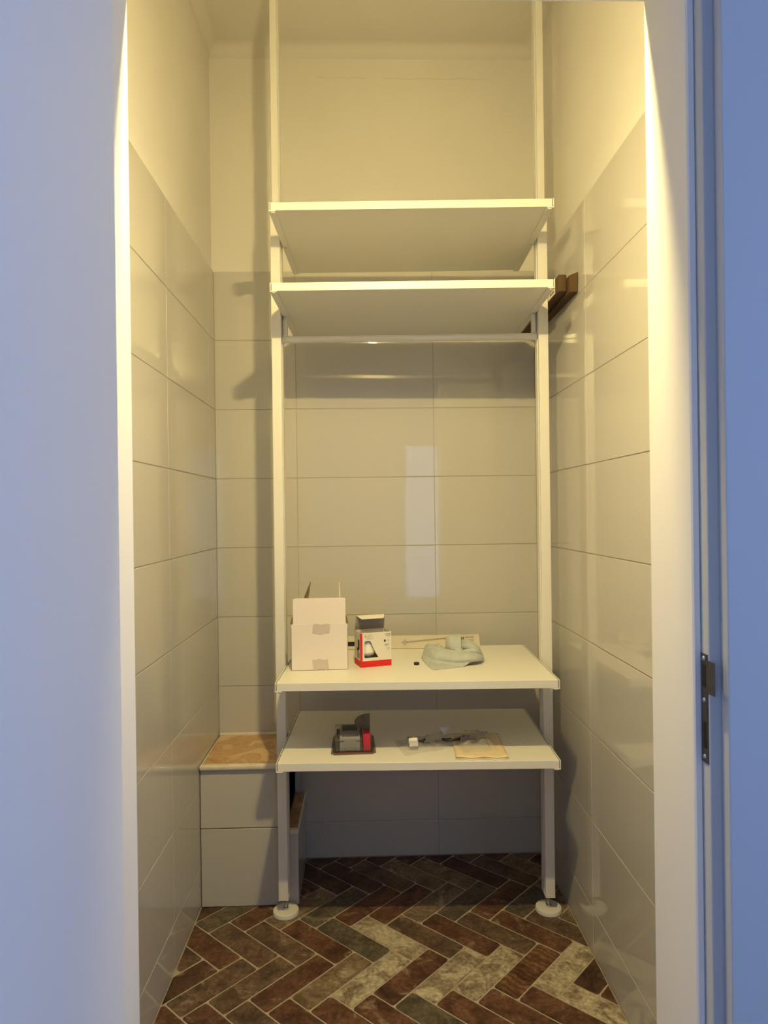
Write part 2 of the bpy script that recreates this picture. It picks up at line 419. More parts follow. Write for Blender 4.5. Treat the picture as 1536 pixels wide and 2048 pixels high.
def lay(u0, v0, lu, lv):
    c = O + U * (u0 + lu / 2) + V * (v0 + lv / 2)
    if c.x < XL - 0.2 or c.x > XR + 0.2 or c.y < 0.8 or c.y > YB + 0.2: return
    g = JG / 2
    loc = rounded(u0 + g, u0 + lu - g, v0 + g, v0 + lv - g, 0.007)
    kind = None
    for x, y, k in NOTES:
        d = Vector((x, y)) - O; du, dv = d.dot(U), d.dot(V)
        if u0 < du < u0 + lu and v0 < dv < v0 + lv: kind = k; break
    if kind is None:
        kind = rb.choice(['red', 'brown', 'brown', 'brown', 'dark', 'dark', 'tan'] if c.y > 2.15 else ['red', 'red', 'brown', 'tan', 'grey'])
    poly = [tuple(O + U * a + V * b2) for a, b2 in loc]
    for ax, val, less in ((0, XL + 0.002, False), (0, XR - 0.002, True), (1, 0.90, False), (1, YB - 0.003, True)):
        poly = clip(poly, ax, val, less)
        if len(poly) < 3: return
    area = abs(sum(poly[i][0] * poly[(i + 1) % len(poly)][1] - poly[(i + 1) % len(poly)][0] * poly[i][1] for i in range(len(poly)))) / 2
    if area < 0.0004: return
    # drop doubled points
    q = []
    for p in poly:
        if not q or (Vector(p) - Vector(q[-1])).length > 0.0004: q.append(p)
    if (Vector(q[0]) - Vector(q[-1])).length < 0.0004: q.pop()
    cx, cy = sum(p[0] for p in q) / len(q), sum(p[1] for p in q) / len(q)
    bm = bmesh.new()
    bot = [bm.verts.new((p[0] - cx, p[1] - cy, -0.006)) for p in q]
    mid = [bm.verts.new((p[0] - cx, p[1] - cy, -0.0012)) for p in q]
    top = []
    for p in q:
        d = Vector((p[0] - cx, p[1] - cy)); k = max(0.0, 1 - 0.0018 / max(d.length, 0.01))
        top.append(bm.verts.new((d.x * k, d.y * k, 0)))
    n = len(q)
    for a, b2 in ((bot, mid), (mid, top)):
        for i in range(n): bm.faces.new((a[i], a[(i + 1) % n], b2[(i + 1) % n], b2[i]))
    bm.faces.new(top)
    o = obj('brick', bm, 'brick_' + kind, floor)
    o.location = (cx, cy, rb.uniform(-0.0006, 0.0))
    o.rotation_euler = (rb.uniform(-1, 1) * 0.002, rb.uniform(-1, 1) * 0.002, 0)
for i in range(-22, 23):
    for j in range(-8, 9):
        u0, v0 = i * BW + j * BL, i * BW - j * BL
        lay(u0, v0, BL, BW)
        lay(u0 + BL, v0 + BW - BL, BW, BL)

# ------------------------------------------------------------------ tiled ledge with marble slabs, back left corner
LZ = H - 0.806
ledge = struct(empty('trim_2', (XL, 2.2, 0)), 'tiled box-shaped ledge with beige marble top in the back left corner')
def lp(name, bm, m, **k):
    o = obj(name, bm, m, ledge, **k); o.matrix_parent_inverse = Matrix.Translation((-XL, -2.2, 0)); return o
LX1, LX2 = -0.272, -0.2325
LY = 2.2045
lp('core', B(XL + 0.001, LX1, LY + 0.008, YB - 0.001, 0.0, LZ - 0.020), 'grout')
lp('core', B(LX1 - 0.03, LX2 - 0.008, LY + 0.0085, YB - 0.001, 0.0, H - 1.040), 'grout')
for (xa, xb, za, zb) in ((XL + 0.002, LX1, 0.252, LZ - 0.0175), (XL + 0.002, LX1, 0.0, 0.2505)):
    t = lp('tile', B(xa, xb, LY, LY + 0.009, za + 0.001, zb - 0.001, bev=0.001), 'wall_tile')
lp('tile', B(LX1 + 0.0015, LX2, LY, LY + 0.009, 0.001, H - 1.038, bev=0.001), 'wall_tile')
lp('tile', B(LX2 - 0.0085, LX2, LY + 0.0095, YB - 0.002, 0.001, H - 1.038, bev=0.001), 'wall_tile')
lp('tile', B(LX1 - 0.0085, LX1, LY + 0.0095, YB - 0.002, H - 1.018, LZ - 0.0185, bev=0.001), 'wall_tile')
s = lp('marble_slab', B(XL + 0.001, LX1 + 0.004, LY - 0.014, YB - 0.001, LZ - 0.0165, LZ, bev=0.006, seg=4), 'marble_edge', smooth=True, angle=50)
bm = B(XL + 0.009, LX1 - 0.006, LY + 0.002, YB - 0.016, LZ - 0.002, LZ + 0.0008, bev=0.0008)
o = obj('slab_face', bm, 'marble_top', s); o.matrix_parent_inverse = Matrix.Identity(4)
s = lp('marble_slab', B(LX1 + 0.001, LX2 + 0.001, LY - 0.004, YB - 0.001, H - 1.037, H - 1.020, bev=0.004, seg=3), 'marble_edge', smooth=True, angle=50)
o = obj('slab_face', B(LX1 + 0.003, LX2 - 0.003, LY + 0.008, YB - 0.004, H - 1.022, H - 1.0192, bev=0.0008), 'marble_top', s)
# plaster bead along the back of the slab
lp('sealant', B(XL + 0.002, LX1, YB - 0.009, YB - 0.0005, LZ - 0.002, LZ + 0.008, bev=0.003, seg=2), 'marble_edge')

# ------------------------------------------------------------------ door wall, lining, casing
HEAD = 2.035
JL, JR = -0.348, 0.4327            # inner faces of the lining
Y0, Y1, Y2, Y3 = 0.8587, 0.877, 0.8986, 1.03
bm = bmesh.new()
box(bm, -1.45, JL - 0.05, Y1 + 0.0005, Y3, 0, CEIL); box(bm, JR + 0.05, 1.65, Y1 + 0.0005, Y3, 0, CEIL)
box(bm, JL - 0.05, JR + 0.05, Y1 + 0.0005, Y3, HEAD + 0.045, CEIL)
struct(obj('wall_front', bm, 'hall_paint'), 'wall with the doorway, seen from the hallway')
lining = struct(empty('trim_1', (0, Y1, 0)), 'white painted door lining around the closet doorway')
def dl(name, bm, m='frame_paint', parent=None, **k):
    if name in ('casing', 'rebate'): m = 'shaded_frame_paint'
    o = obj(name, bm, m, parent or lining, **k)
    if parent is None: o.matrix_parent_inverse = Matrix.Translation((0, -Y1, 0))
    return o
RB = 0.0108
dl('jamb', B(JR, JR + 0.049, Y2, Y3 - 0.0003, 0, HEAD, bev=0.0012, seg=2))
dl('jamb', B(JL - 0.049, JL, Y2, Y3 - 0.0003, 0, HEAD, bev=0.0012, seg=2))
dl('head_jamb', B(JL - 0.049, JR + 0.049, Y2, Y3 - 0.0003, HEAD, HEAD + 0.044, bev=0.0012))
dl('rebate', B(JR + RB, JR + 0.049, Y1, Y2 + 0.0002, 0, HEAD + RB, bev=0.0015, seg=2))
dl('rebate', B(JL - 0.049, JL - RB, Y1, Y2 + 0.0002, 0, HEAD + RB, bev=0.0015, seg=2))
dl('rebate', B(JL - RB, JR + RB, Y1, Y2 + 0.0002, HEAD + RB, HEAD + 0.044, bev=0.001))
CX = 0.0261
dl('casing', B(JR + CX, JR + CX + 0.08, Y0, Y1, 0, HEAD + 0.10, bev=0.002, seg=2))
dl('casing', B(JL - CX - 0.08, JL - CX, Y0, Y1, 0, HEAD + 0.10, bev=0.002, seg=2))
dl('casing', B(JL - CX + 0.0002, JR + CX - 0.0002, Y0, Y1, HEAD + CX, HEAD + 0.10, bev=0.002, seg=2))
dl('seal', B(JR + 0.0008, JR + RB - 0.0005, Y2 - 0.0022, Y2 + 0.0005, 0, HEAD, bev=0.001), 'frame_paint')
# strike plate on the right rebate
px = JR + RB
bm = bmesh.new()
outline = [(0.8795, H - 0.3365), (0.8975, H - 0.3365), (0.8975, H - 0.193), (0.8795, H - 0.193), (0.8795, H - 0.2005), (0.8625, H - 0.2005), (0.8625, H - 0.2430), (0.8795, H - 0.2430)]
Mx = Matrix(((0, 0, 1, 0), (1, 0, 0, 0), (0, 1, 0, 0), (0, 0, 0, 1)))
prism(bm, outline, px - 0.0014, px + 0.0004, Mx)
sp = dl('strike_plate', bm, 'steel_dull'); sp['label'] = 'dull steel strike plate with lip'
for ya, yb, za, zb in ((0.8835, 0.8915, -0.2360, -0.2070), (0.8830, 0.8912, -0.3170, -0.2820)):
    obj('latch_hole_shade', B(px - 0.0019, px - 0.0012, ya, yb, H + za, H + zb), 'hole_shade', sp)  # raised dark boxes paint the shade of the openings
for zc in (-0.1990, -0.2540, -0.3285):
    bm = bmesh.new(); cyl(bm, (px - 0.0012, 0.8885, H + zc), (px - 0.0026, 0.8885, H + zc), 0.0034, 0.0024, 14)
    obj('screw', bm, 'chrome', sp, smooth=True, angle=40)
# open door leaf on the left, hinged at the hallway side
leaf = struct(obj('door_1', B(-0.3435, -0.3030, 0.105, 0.846, 0.008, HEAD + 0.004, bev=0.002, seg=2), 'leaf_paint'), 'white door leaf standing open against the left of the doorway')
for zc in (0.25, 1.02, 1.80):
    bm = bmesh.new(); cyl(bm, (-0.352, 0.851, zc - 0.045), (-0.352, 0.851, zc + 0.045), 0.007, n=14)
    obj('hinge', bm, 'chrome', leaf, smooth=True, angle=40)
bm = bmesh.new()
cyl(bm, (-0.3031, 0.165, 1.03), (-0.3000, 0.165, 1.03), 0.026, n=24)
cyl(bm, (-0.300, 0.165, 1.03), (-0.262, 0.165, 1.03), 0.009, n=16)
box(bm, -0.272, -0.256, 0.157, 0.28, 1.02, 1.04, bev=0.005, seg=2)
obj('handle', bm, 'chrome', leaf, smooth=True, angle=40)

# ------------------------------------------------------------------ hallway behind the camera
HX0, HX1, HY0, HC = -1.35, 1.55, -2.2, 2.62
# window openings
SWY0, SWY1, SWZ0, SWZ1 = -0.75, 0.55, 0.5, 2.2
BWX0, BWX1, BWZ0, BWZ1 = 0.38, 0.82, 0.36, 1.95
LWY0, LWY1, LWZ0, LWZ1 = -2.05, -0.95, 0.3, 2.2
bm = bmesh.new()
box(bm, HX0 - 0.1, HX0, HY0 - 0.1, LWY0, 0, HC); box(bm, HX0 - 0.1, HX0, LWY1, Y1, 0, HC)
box(bm, HX0 - 0.1, HX0, LWY0, LWY1, 0, LWZ0); box(bm, HX0 - 0.1, HX0, LWY0, LWY1, LWZ1, HC)
struct(obj('wall_hall_left', bm, 'hall_paint'), 'left wall of the hallway around an added window')
bm = bmesh.new()
box(bm, HX1, HX1 + 0.1, HY0 - 0.1, SWY0, 0, HC); box(bm, HX1, HX1 + 0.1, SWY1, Y1, 0, HC)
box(bm, HX1, HX1 + 0.1, SWY0, SWY1, 0, SWZ0); box(bm, HX1, HX1 + 0.1, SWY0, SWY1, SWZ1, HC)
struct(obj('wall_hall_right', bm, 'hall_paint'), 'right wall of the hallway with an unseen window')
bm = bmesh.new()
box(bm, HX0 - 0.1, BWX0, HY0 - 0.1, HY0, 0, HC); box(bm, BWX1, HX1, HY0 - 0.1, HY0, 0, HC)
box(bm, BWX0, BWX1, HY0 - 0.1, HY0, 0, BWZ0); box(bm, BWX0, BWX1, HY0 - 0.1, HY0, BWZ1, HC)
struct(obj('wall_hall_back', bm, 'hall_paint'), 'far wall of the hallway with a glazed opening')
struct(obj('ceiling_hall', B(HX0 - 0.1, HX1 + 0.1, HY0 - 0.1, Y1, HC, HC + 0.08), 'hall_paint'), 'hallway ceiling')
struct(obj('floor_hall', B(HX0 - 0.1, HX1 + 0.1, HY0 - 0.1, 0.80, -0.06, -0.001), 'hall_floor'), 'hallway floor')
w = struct(empty('unseen_window_right', (HX1, (SWY0 + SWY1) / 2, SWZ0)), 'unseen daylit window placed in the right hallway wall to light the door leaf')  # unseen window, set where it lights the door leaf
def wp(name, bm, m, w):
    o = obj(name, bm, m, w); o.matrix_parent_inverse = Matrix.Translation(-w.location); return o
wp('pane', B(HX1 + 0.05, HX1 + 0.055, SWY0, SWY1, SWZ0, SWZ1), 'daylight_side', w)
for a, b2 in ((SWY0, SWY0 + 0.04), ((SWY0 + SWY1) / 2 - 0.03, (SWY0 + SWY1) / 2 + 0.03), (SWY1 - 0.04, SWY1)):
    wp('stile', B(HX1 + 0.01, HX1 + 0.05, a, b2, SWZ0, SWZ1), 'frame_paint', w)
w = struct(empty('fill_window_left', (HX0, (LWY0 + LWY1) / 2, LWZ0)), 'daylit window added in the left hallway wall to light the right jamb')  # added out of view to throw daylight on the right jamb
wp('pane', B(HX0 - 0.055, HX0 - 0.05, LWY0, LWY1, LWZ0, LWZ1), 'daylight_left', w)
for a, b2 in ((LWY0, LWY0 + 0.04), (LWY1 - 0.04, LWY1)):
    wp('stile', B(HX0 - 0.05, HX0 - 0.01, a, b2, LWZ0, LWZ1), 'frame_paint', w)
w = struct(empty('window_2', ((BWX0 + BWX1) / 2, HY0, BWZ0)), 'daylit glazed opening at the end of the hallway')
wp('pane', B(BWX0, BWX1, HY0 - 0.055, HY0 - 0.05, BWZ0, BWZ1), 'daylight_back', w)
for a, b2 in ((BWX0, BWX0 + 0.04), (BWX1 - 0.04, BWX1)):
    wp('stile', B(a, b2, HY0 - 0.05, HY0 - 0.01, BWZ0, BWZ1), 'frame_paint', w)

# ------------------------------------------------------------------ wall lamp above the doorway, inside the closet
LX, LYY, LZZ = 0.050, 1.053, H + 0.905
lamp = tag(empty('wall_lamp', (LX, YD, LZZ)), 'bare lit bulb above the closet doorway, mirrored in the tiles', 'lamp')
bm = bmesh.new(); cyl(bm, (0, 0.0, 0.130), (0, 0.010, 0.130), 0.040, 0.036, 28)
obj('base', bm, 'white_plastic', lamp, smooth=True, angle=40)
# tall opal glass on a wall bracket, bright lens added to throw light down
tilt = Matrix.Translation((0, LYY - YD, 0)) @ Matrix.Rotation(math.radians(9), 4, 'X')
bm = bmesh.new()
lathe(bm, [(0.0260 * math.cos(a), -0.0080 * math.sin(a)) for a in [math.pi / 2 * k / 10 for k in range(9, -1, -1)]] + [(0.0255, 0.002)], 28)
bm.transform(Matrix.Diagonal((1.15, 0.54, 0.7, 1)))
bm.transform(tilt)
obj('lens', bm, 'lit_bulb', lamp, smooth=True)
bm = bmesh.new()
lathe(bm, [(0.0258, 0.0022), (0.0240, 0.010), (0.020, 0.016), (0.010, 0.018)], 28)
bm.transform(Matrix.Diagonal((1.15, 0.54, 0.9, 1)))
bm.transform(tilt)
obj('lens_holder', bm, 'white_plastic', lamp, smooth=True, angle=50)
bm = bmesh.new()
lathe(bm, [(0.012, 0.016), (0.0185, 0.022), (0.0195, 0.040), (0.0195, 0.110), (0.0165, 0.118)], 24, (0, LYY - YD, 0))
obj('glass', bm, 'lit_glass', lamp, smooth=True, angle=50)
bm = bmesh.new(); cyl(bm, (0, LYY - YD, 0.118), (0, LYY - YD, 0.140), 0.018, n=24)
obj('socket', bm, 'white_plastic', lamp, smooth=True, angle=40)
obj('bracket', B(-0.008, 0.008, 0.008, LYY - YD, 0.126, 0.134, bev=0.001), 'white_plastic', lamp)

# ------------------------------------------------------------------ shelving unit
ANG = math.radians(-1.64)
unit = tag(empty('shelving_unit', (0.136, 1.897, 0), ANG), 'white metal shelving unit on two floor-to-ceiling posts with four shelves and a rail', 'shelves')
def up(name, bm, m, parent=None, **k): return obj(name, bm, m, parent or unit, **k)
PY0, PY1 = 0.222, 0.280
PI_, PO_ = 0.4005, 0.4305
ZJ = H + 0.955
for s in (-1, 1):
    def bx(bm, a, b2, c, d, e, f, bev=0.0008):
        x0, x1 = sorted((s * a, s * b2)); box(bm, x0, x1, c, d, e, f, bev=bev)
    bm = bmesh.new()
    zb = 0.0585
    bx(bm, PI_, PO_, PY0, PY0 + 0.013, zb, ZJ, 0.0015)
    bx(bm, PI_ + 0.004, PO_ - 0.002, PY0 + 0.012, PY0 + 0.024, zb, ZJ, 0)
    bx(bm, PI_, PO_, PY0 + 0.024, PY1, zb, ZJ, 0.0015)
    post = up('post', bm, 'white_lacquer')
    bm = bmesh.new()
    bx(bm, PI_ + 0.003, PO_ - 0.0055, PY0 + 0.004, PY0 + 0.014, ZJ - 0.02, CEIL - 0.016, 0.001)
    bx(bm, PI_ + 0.005, PO_ - 0.0075, PY0 + 0.0135, PY0 + 0.022, ZJ - 0.02, CEIL - 0.016, 0)
    bx(bm, PI_ + 0.001, PO_ - 0.0055, PY0 + 0.022, PY1 - 0.005, ZJ - 0.02, CEIL - 0.016, 0.001)
    obj('upper_tube', bm, 'white_lacquer', post)
    bm = B(*sorted((s * (PI_ - 0.0002), s * (PO_ + 0.0002))), PY0 - 0.0003, PY1 + 0.0003, zb - 0.0035, zb + 0.0, bev=0.0008)
    obj('end_cap', bm, 'white_plastic', post)
    cx, cy = s * (PI_ + PO_) / 2 + (0.003 if s < 0 else 0.0), (PY0 + PY1) / 2
    bm = bmesh.new()
    lathe(bm, [(0.0385, 0.0), (0.0405, 0.0015), (0.0405, 0.0105), (0.0392, 0.0135), (0.0365, 0.0148), (0.0300, 0.0150), (0.005, 0.0152)], 40, (cx, cy, 0.0))
    up('foot', bm, 'white_plastic', smooth=True, angle=35)
    bm = bmesh.new()
    lathe(bm, [(0.0085, 0.015), (0.0085, 0.020), (0.0045, 0.0212), (0.0045, 0.050), (0.0075, 0.050), (0.0075, 0.056)], 12, (cx, cy, 0.0))
    for k in range(8): lathe(bm, [(0.0045, 0.0225 + k * 0.0032), (0.0056, 0.0238 + k * 0.0032), (0.0045, 0.0251 + k * 0.0032)], 12, (cx, cy, 0.0))
    up('levelling_screw', bm, 'chrome', smooth=True, angle=35)
    bm = B(*sorted((s * (PI_ + 0.007), s * (PO_ - 0.001))), PY0 + 0.010, PY1 - 0.015, 0.0480, 0.0553)
    obj('plug', bm, 'black', post)
    # ceiling end of the post
    bm = bmesh.new(); lathe(bm, [(0.006, 0.0), (0.006, 0.008), (0.036, 0.008), (0.038, 0.0155)], 28, (s * (PI_ + PO_) / 2, cy, CEIL - 0.0162))
    up('ceiling_pad', bm, 'white_plastic', smooth=True, angle=35)
# shelves: foil-covered board held by two U-shaped side brackets
SHELVES = [H + 0.864, H + 0.640, H - 0.476, H - 0.700]
HB, DEP, THK = 0.3925, 0.502, 0.0225
for k, zt in enumerate(SHELVES):
    sh = up('shelf', B(-HB, HB, 0.0, DEP, zt - THK, zt, bev=0.0007), 'shelf_foil')
    for s in (-1, 1):
        bm = bmesh.new()
        def bx(a, b2, c, d, e, f, bev=0.0006):
            x0, x1 = sorted((s * a, s * b2)); box(bm, x0, x1, c, d, e, f, bev=bev)
        bx(HB + 0.0020, HB + 0.0045, 0.0 - 0.0012, DEP + 0.001, zt - THK - 0.0025, zt + 0.001)
        bx(HB - 0.0150, HB + 0.0045, 0.0 - 0.0012, DEP + 0.001, zt - THK - 0.0030, zt - THK - 0.0002)
        br = obj('bracket', bm, 'white_lacquer', sh)
        for yy in (0.007, DEP - 0.008):
            bm = bmesh.new(); x = s * (HB - 0.0055)
            lathe(bm, [(0.0048, -0.0026), (0.0056, -0.0018), (0.0056, 0.0)], 18, (x, yy, zt - THK - 0.0030))
            obj('cap', bm, 'white_plastic', br, smooth=True, angle=40)
        bm = bmesh.new(); cyl(bm, (s * (HB - 0.005), 0.262, zt - THK - 0.0034), (s * (HB - 0.005), 0.262, zt - THK - 0.0029), 0.0022, n=10)
        obj('screw', bm, 'hole_shade', br)  # dark disc painted as the shade in a small hole
# clothes rail hanging below the second shelf
rz, ry = H + 0.5445, 0.251
bm = bmesh.new(); cyl(bm, (-0.394, ry, rz), (0.394, ry, rz), 0.0107, n=32)
rail = up('clothes_rail', bm, 'rod_metal', smooth=True, angle=40)
for s in (-1, 1):
    x0, x1 = sorted((s * 0.384, s * 0.3955))
    bm = B(x0, x1, ry - 0.009, ry + 0.009, rz + 0.008, SHELVES[1] - THK - 0.0032, bev=0.0015, seg=2)
    obj('hanger', bm, 'rod_metal', rail)
    bm = bmesh.new(); cyl(bm, (s * 0.3935, ry, rz), (s * 0.3998, ry, rz), 0.0135, n=24)
    obj('end_cap', bm, 'rod_metal', rail, smooth=True, angle=40)

S2, S3, S4 = SHELVES[1], SHELVES[2], SHELVES[3]

# ------------------------------------------------------------------ open white cardboard box
bxr = tag(empty('cardboard_box', (-0.1455, 2.0580, S3), math.radians(1.5)), 'open white cardboard box with a raised front flap and two patches of tape', 'box')
w, d, h, t = 0.168, 0.150, 0.139, 0.0028
obj('front_wall', B(-w / 2, w / 2, 0, t, 0.0012, h, bev=0.0006), 'paper_white', bxr)
obj('back_wall', B(-w / 2, w / 2, d - t, d, 0.0012, h - 0.002), 'paper_white', bxr)
for s in (-1, 1):
    x0, x1 = sorted((s * (w / 2 - t), s * w / 2))
    obj('side_wall', B(x0, x1, t, d - t, 0.0012, h - 0.004), 'paper_white', bxr)
    # kraft edge that shows beside the front face
    obj('cut_edge', B(*sorted((s * (w / 2 - 0.0002), s * (w / 2 + 0.0012))), 0.0006, t + 0.0006, 0.003, h - 0.012), 'board_cut', bxr)
obj('bottom', B(-w / 2, w / 2, 0.0005, d, 0.0, 0.002), 'board_cut', bxr)
# raised front flap, bent a little at the crease
bm = bmesh.new()
P = []
for j in range(9):
    zz = j / 8 * 0.079
    row = []
    for i in range(17):
        x = -w / 2 + 0.005 + (w - 0.010) * i / 16
        if i in (0, 16) and j == 8: zc = zz - 0.002
        else: zc = zz
        row.append(Vector((x, 0.001 + 0.05 * zz + 0.0006 * math.sin(i * 0.6), h - 0.0015 + zc + 0.0012 * math.exp(-((i - 7) / 4) ** 2) * (1 - j / 8))))
    P.append(row)
grid(bm, P)
solid(bm, 0.0026)
obj('flap', bm, 'paper_white', bxr)
# side flaps standing up behind the front flap: thin triangular silhouettes from the front
def flapmesh(s, top_in, lean):
    bm = bmesh.new()
    xo = s * (w / 2 - t / 2)
    pts = [(xo, 0.01, h - 0.006), (xo, d - 0.01, h - 0.006), (xo - s * top_in, d - 0.02, h + 0.070 + lean), (xo - s * top_in * 0.9, 0.05, h + 0.060)]
    vs = [bm.verts.new(p) for p in pts]; bm.faces.new(vs)
    bmesh.ops.subdivide_edges(bm, edges=list(bm.edges), cuts=2, use_grid_fill=True)
    solid(bm, 0.0024)
    return bm
obj('flap', flapmesh(-1, 0.050, 0.045), 'board_cut', bxr)
obj('flap', flapmesh(1, 0.022, 0.043), 'carton_grey', bxr)
for s in (-1, 1):   # torn kraft ears at the crease
    bm = bmesh.new()
    prism(bm, [(s * (w / 2 - 0.004), 0.0), (s * (w / 2 + 0.0032), 0.010), (s * (w / 2 - 0.0005), 0.028), (s * (w / 2 - 0.005), 0.032)], 0.0025, 0.004,
          Matrix(((1, 0, 0, 0), (0, 0, 1, 0), (0, 1, 0, h - 0.008), (0, 0, 0, 1))))
    obj('torn_edge', bm, 'board_cut', bxr)
for x0, x1, z0, z1, sk in ((-0.020, 0.031, h - 0.029, h - 0.0005, 0.003), (-0.021, 0.026, 0.002, 0.033, -0.004)):
    bm = bmesh.new(); P = []
    rr = random.Random(int(x1 * 1e4))
    for j in range(7):
        P.append([Vector((x0 + (x1 - x0) * i / 10 + sk * (j / 6 - 0.5), -0.0009 - rr.uniform(0, 0.0004), z0 + (z1 - z0) * j / 6 + sk * 0.4 * math.sin(i))) for i in range(11)])
    grid(bm, P); obj('tape', bm, 'tape', bxr, smooth=True)

# ------------------------------------------------------------------ bulb box
bb = tag(empty('bulb_box', (-0.0217, 2.0790, S3), math.radians(17)), 'small cream and red light bulb box with its lid open, beside the white box', 'box')
w, d, h, t = 0.098, 0.070, 0.105, 0.0009
RBAND = 0.019
# front wall with a slanted window cut through it
win = [(0.0125, 0.0285), (0.0560, 0.0285), (0.0480, 0.042), (0.0385, 0.060), (0.0335, 0.074), (0.0290, 0.0800), (0.0165, 0.0800), (0.0118, 0.0765), (0.0110, 0.0320)]
Mf = Matrix(((1, 0, 0, 0), (0, 0, 1, 0), (0, 1, 0, 0), (0, 0, 0, 1)))   # (x, z, y) -> world
def frame_face(outer, inner):
    bm = bmesh.new()
    n = len(inner)
    # split the frame into quads by shooting each inner vertex to the outer rectangle
    cx = sum(p[0] for p in inner) / n; cz = sum(p[1] for p in inner) / n
    x0, x1, z0, z1 = outer
    def shoot(p):
        dx, dz = p[0] - cx, p[1] - cz; ts = []
        if dx > 0: ts.append((x1 - cx) / dx)
        if dx < 0: ts.append((x0 - cx) / dx)
        if dz > 0: ts.append((z1 - cz) / dz)
        if dz < 0: ts.append((z0 - cz) / dz)
        t_ = min(ts); return (cx + dx * t_, cz + dz * t_)
    ring = []
    for i in range(n):
        p, q = inner[i], inner[(i + 1) % n]
        a, b2 = shoot(p), shoot(q)
        poly = [p, a]
        # insert the rectangle's corner when both shots land on different sides
        for c in ((x0, z0), (x1, z0), (x1, z1), (x0, z1)):
            on_a = abs(a[0] - c[0]) < 1e-9 or abs(a[1] - c[1]) < 1e-9
            on_b = abs(b2[0] - c[0]) < 1e-9 or abs(b2[1] - c[1]) < 1e-9
            same = (abs(a[0] - b2[0]) < 1e-9 and abs(a[0] - c[0]) < 1e-9) or (abs(a[1] - b2[1]) < 1e-9 and abs(a[1] - c[1]) < 1e-9)
            if on_a and on_b and not same: poly.append(c)
        poly += [b2, q]
        bm.faces.new([bm.verts.new((u[0], 0, u[1])) for u in poly])
    bmesh.ops.remove_doubles(bm, verts=list(bm.verts), dist=1e-6)
    r = bmesh.ops.extrude_face_region(bm, geom=list(bm.faces))
    for v in r['geom']:
        if isinstance(v, bmesh.types.BMVert): v.co.y += t
    return bm
obj('front_panel', frame_face((0.0, w, RBAND, h), win), 'box_cream', bb)
obj('side_panel', B(0, t, t, d, RBAND, h), 'box_cream', bb)
obj('side_panel', B(w - t, w, t, d, 0, h), 'box_cream', bb)
obj('back_panel', B(0, w, d - t, d, 0, h), 'box_cream', bb)
bm = bmesh.new(); box(bm, -0.0002, w + 0.0002, -0.0002, t, 0, RBAND); box(bm, -0.0002, t, t, d, 0, RBAND)
o = obj('red_band', bm, 'red_print', bb)
bm = bmesh.new(); box(bm, -0.0003, 0.0052, -0.0003, 0.0001, RBAND, h - 0.001); box(bm, -0.0003, 0.0001, 0.0001, 0.006, RBAND, h - 0.001)
obj('red_stripe', bm, 'red_print', bb)
obj('bottom', B(t, w - t, t, d - t, 0.0, 0.001), 'box_inner', bb)
# inside divider and folded side flap at the top
obj('inner_sleeve', B(0.006, w - 0.006, 0.060, 0.0608, 0.02, h - 0.006), 'box_inner', bb)
bm = bmesh.new(); prism(bm, [(0.001, 0.004), (0.030, 0.006), (0.036, 0.013), (0.024, 0.017), (0.020, 0.030), (0.001, 0.034)], 0, 0.0006)
o = obj('side_flap', bm, 'box_inner', bb); o.location = (0, 0, h - 0.004); o.rotation_euler = (0, math.radians(-4), 0)
# lid: up from the back edge, leaning forward, tuck flap folded forward
lid = bmesh.new()
a0 = Vector((0.001, d - 0.0005, h)); top_y, top_z = d - 0.012, h + 0.046
P = []
for j in range(5):
    f = j / 4
    P.append([Vector((0.001 + (w - 0.002) * i / 6, d - 0.0005 + (top_y - d) * f - 0.004 * math.sin(f * math.pi), h + 0.046 * f)) for i in range(7)])
grid(lid, P); solid(lid, 0.0008)
lido = obj('lid', lid, 'box_inner', bb)
bm = bmesh.new()
P = []
for j in range(5):
    f = j / 4; ins = 0.004 + 0.010 * f * f
    P.append([Vector((ins + (w - 2 * ins) * i / 6, top_y - 0.026 * f, top_z + 0.002 * math.sin(f * 2.4) - 0.010 * f)) for i in range(7)])
grid(bm, P); solid(bm, 0.0008)
obj('tuck_flap', bm, 'box_cream', lido)
# bulb seen through the window
bm = bmesh.new()
lathe(bm, [(0.001, 0.0), (0.012, 0.0015), (0.0215, 0.008), (0.0268, 0.019), (0.0266, 0.0235)], 32)
bl = obj('bulb', bm, 'bulb_base', bb, smooth=True, loc=(0.0290, 0.032, 0.022), rot=(math.radians(6), math.radians(-3), 0))
bm = bmesh.new(); lathe(bm, [(0.0266, 0.0235), (0.0262, 0.030), (0.0215, 0.043), (0.0165, 0.054)], 32)
obj('bulb_body', bm, 'bulb_opal', bl, smooth=True, angle=40)
bm = bmesh.new()
lathe(bm, [(0.0166, 0.054), (0.0140, 0.062), (0.0135, 0.068), (0.0128, 0.069), (0.0135, 0.071), (0.0128, 0.073), (0.0134, 0.075), (0.006, 0.079)], 24)
obj('bulb_cap', bm, 'bulb_base', bl, smooth=True, angle=40)
bm = bmesh.new(); prism(bm, [(0.034, 0.078), (0.037, 0.078), (0.052, 0.040), (0.060, 0.031), (0.056, 0.029), (0.046, 0.043)], 0.006, 0.012, Mf)
obj('divider', bm, 'box_inner', bb)
def face_M(x, z, y=-0.0006, rot=0.0):
    return Matrix.Translation((x, y, z)) @ Matrix.Rotation(math.radians(90), 4, 'X') @ Matrix.Rotation(rot, 4, 'Z')
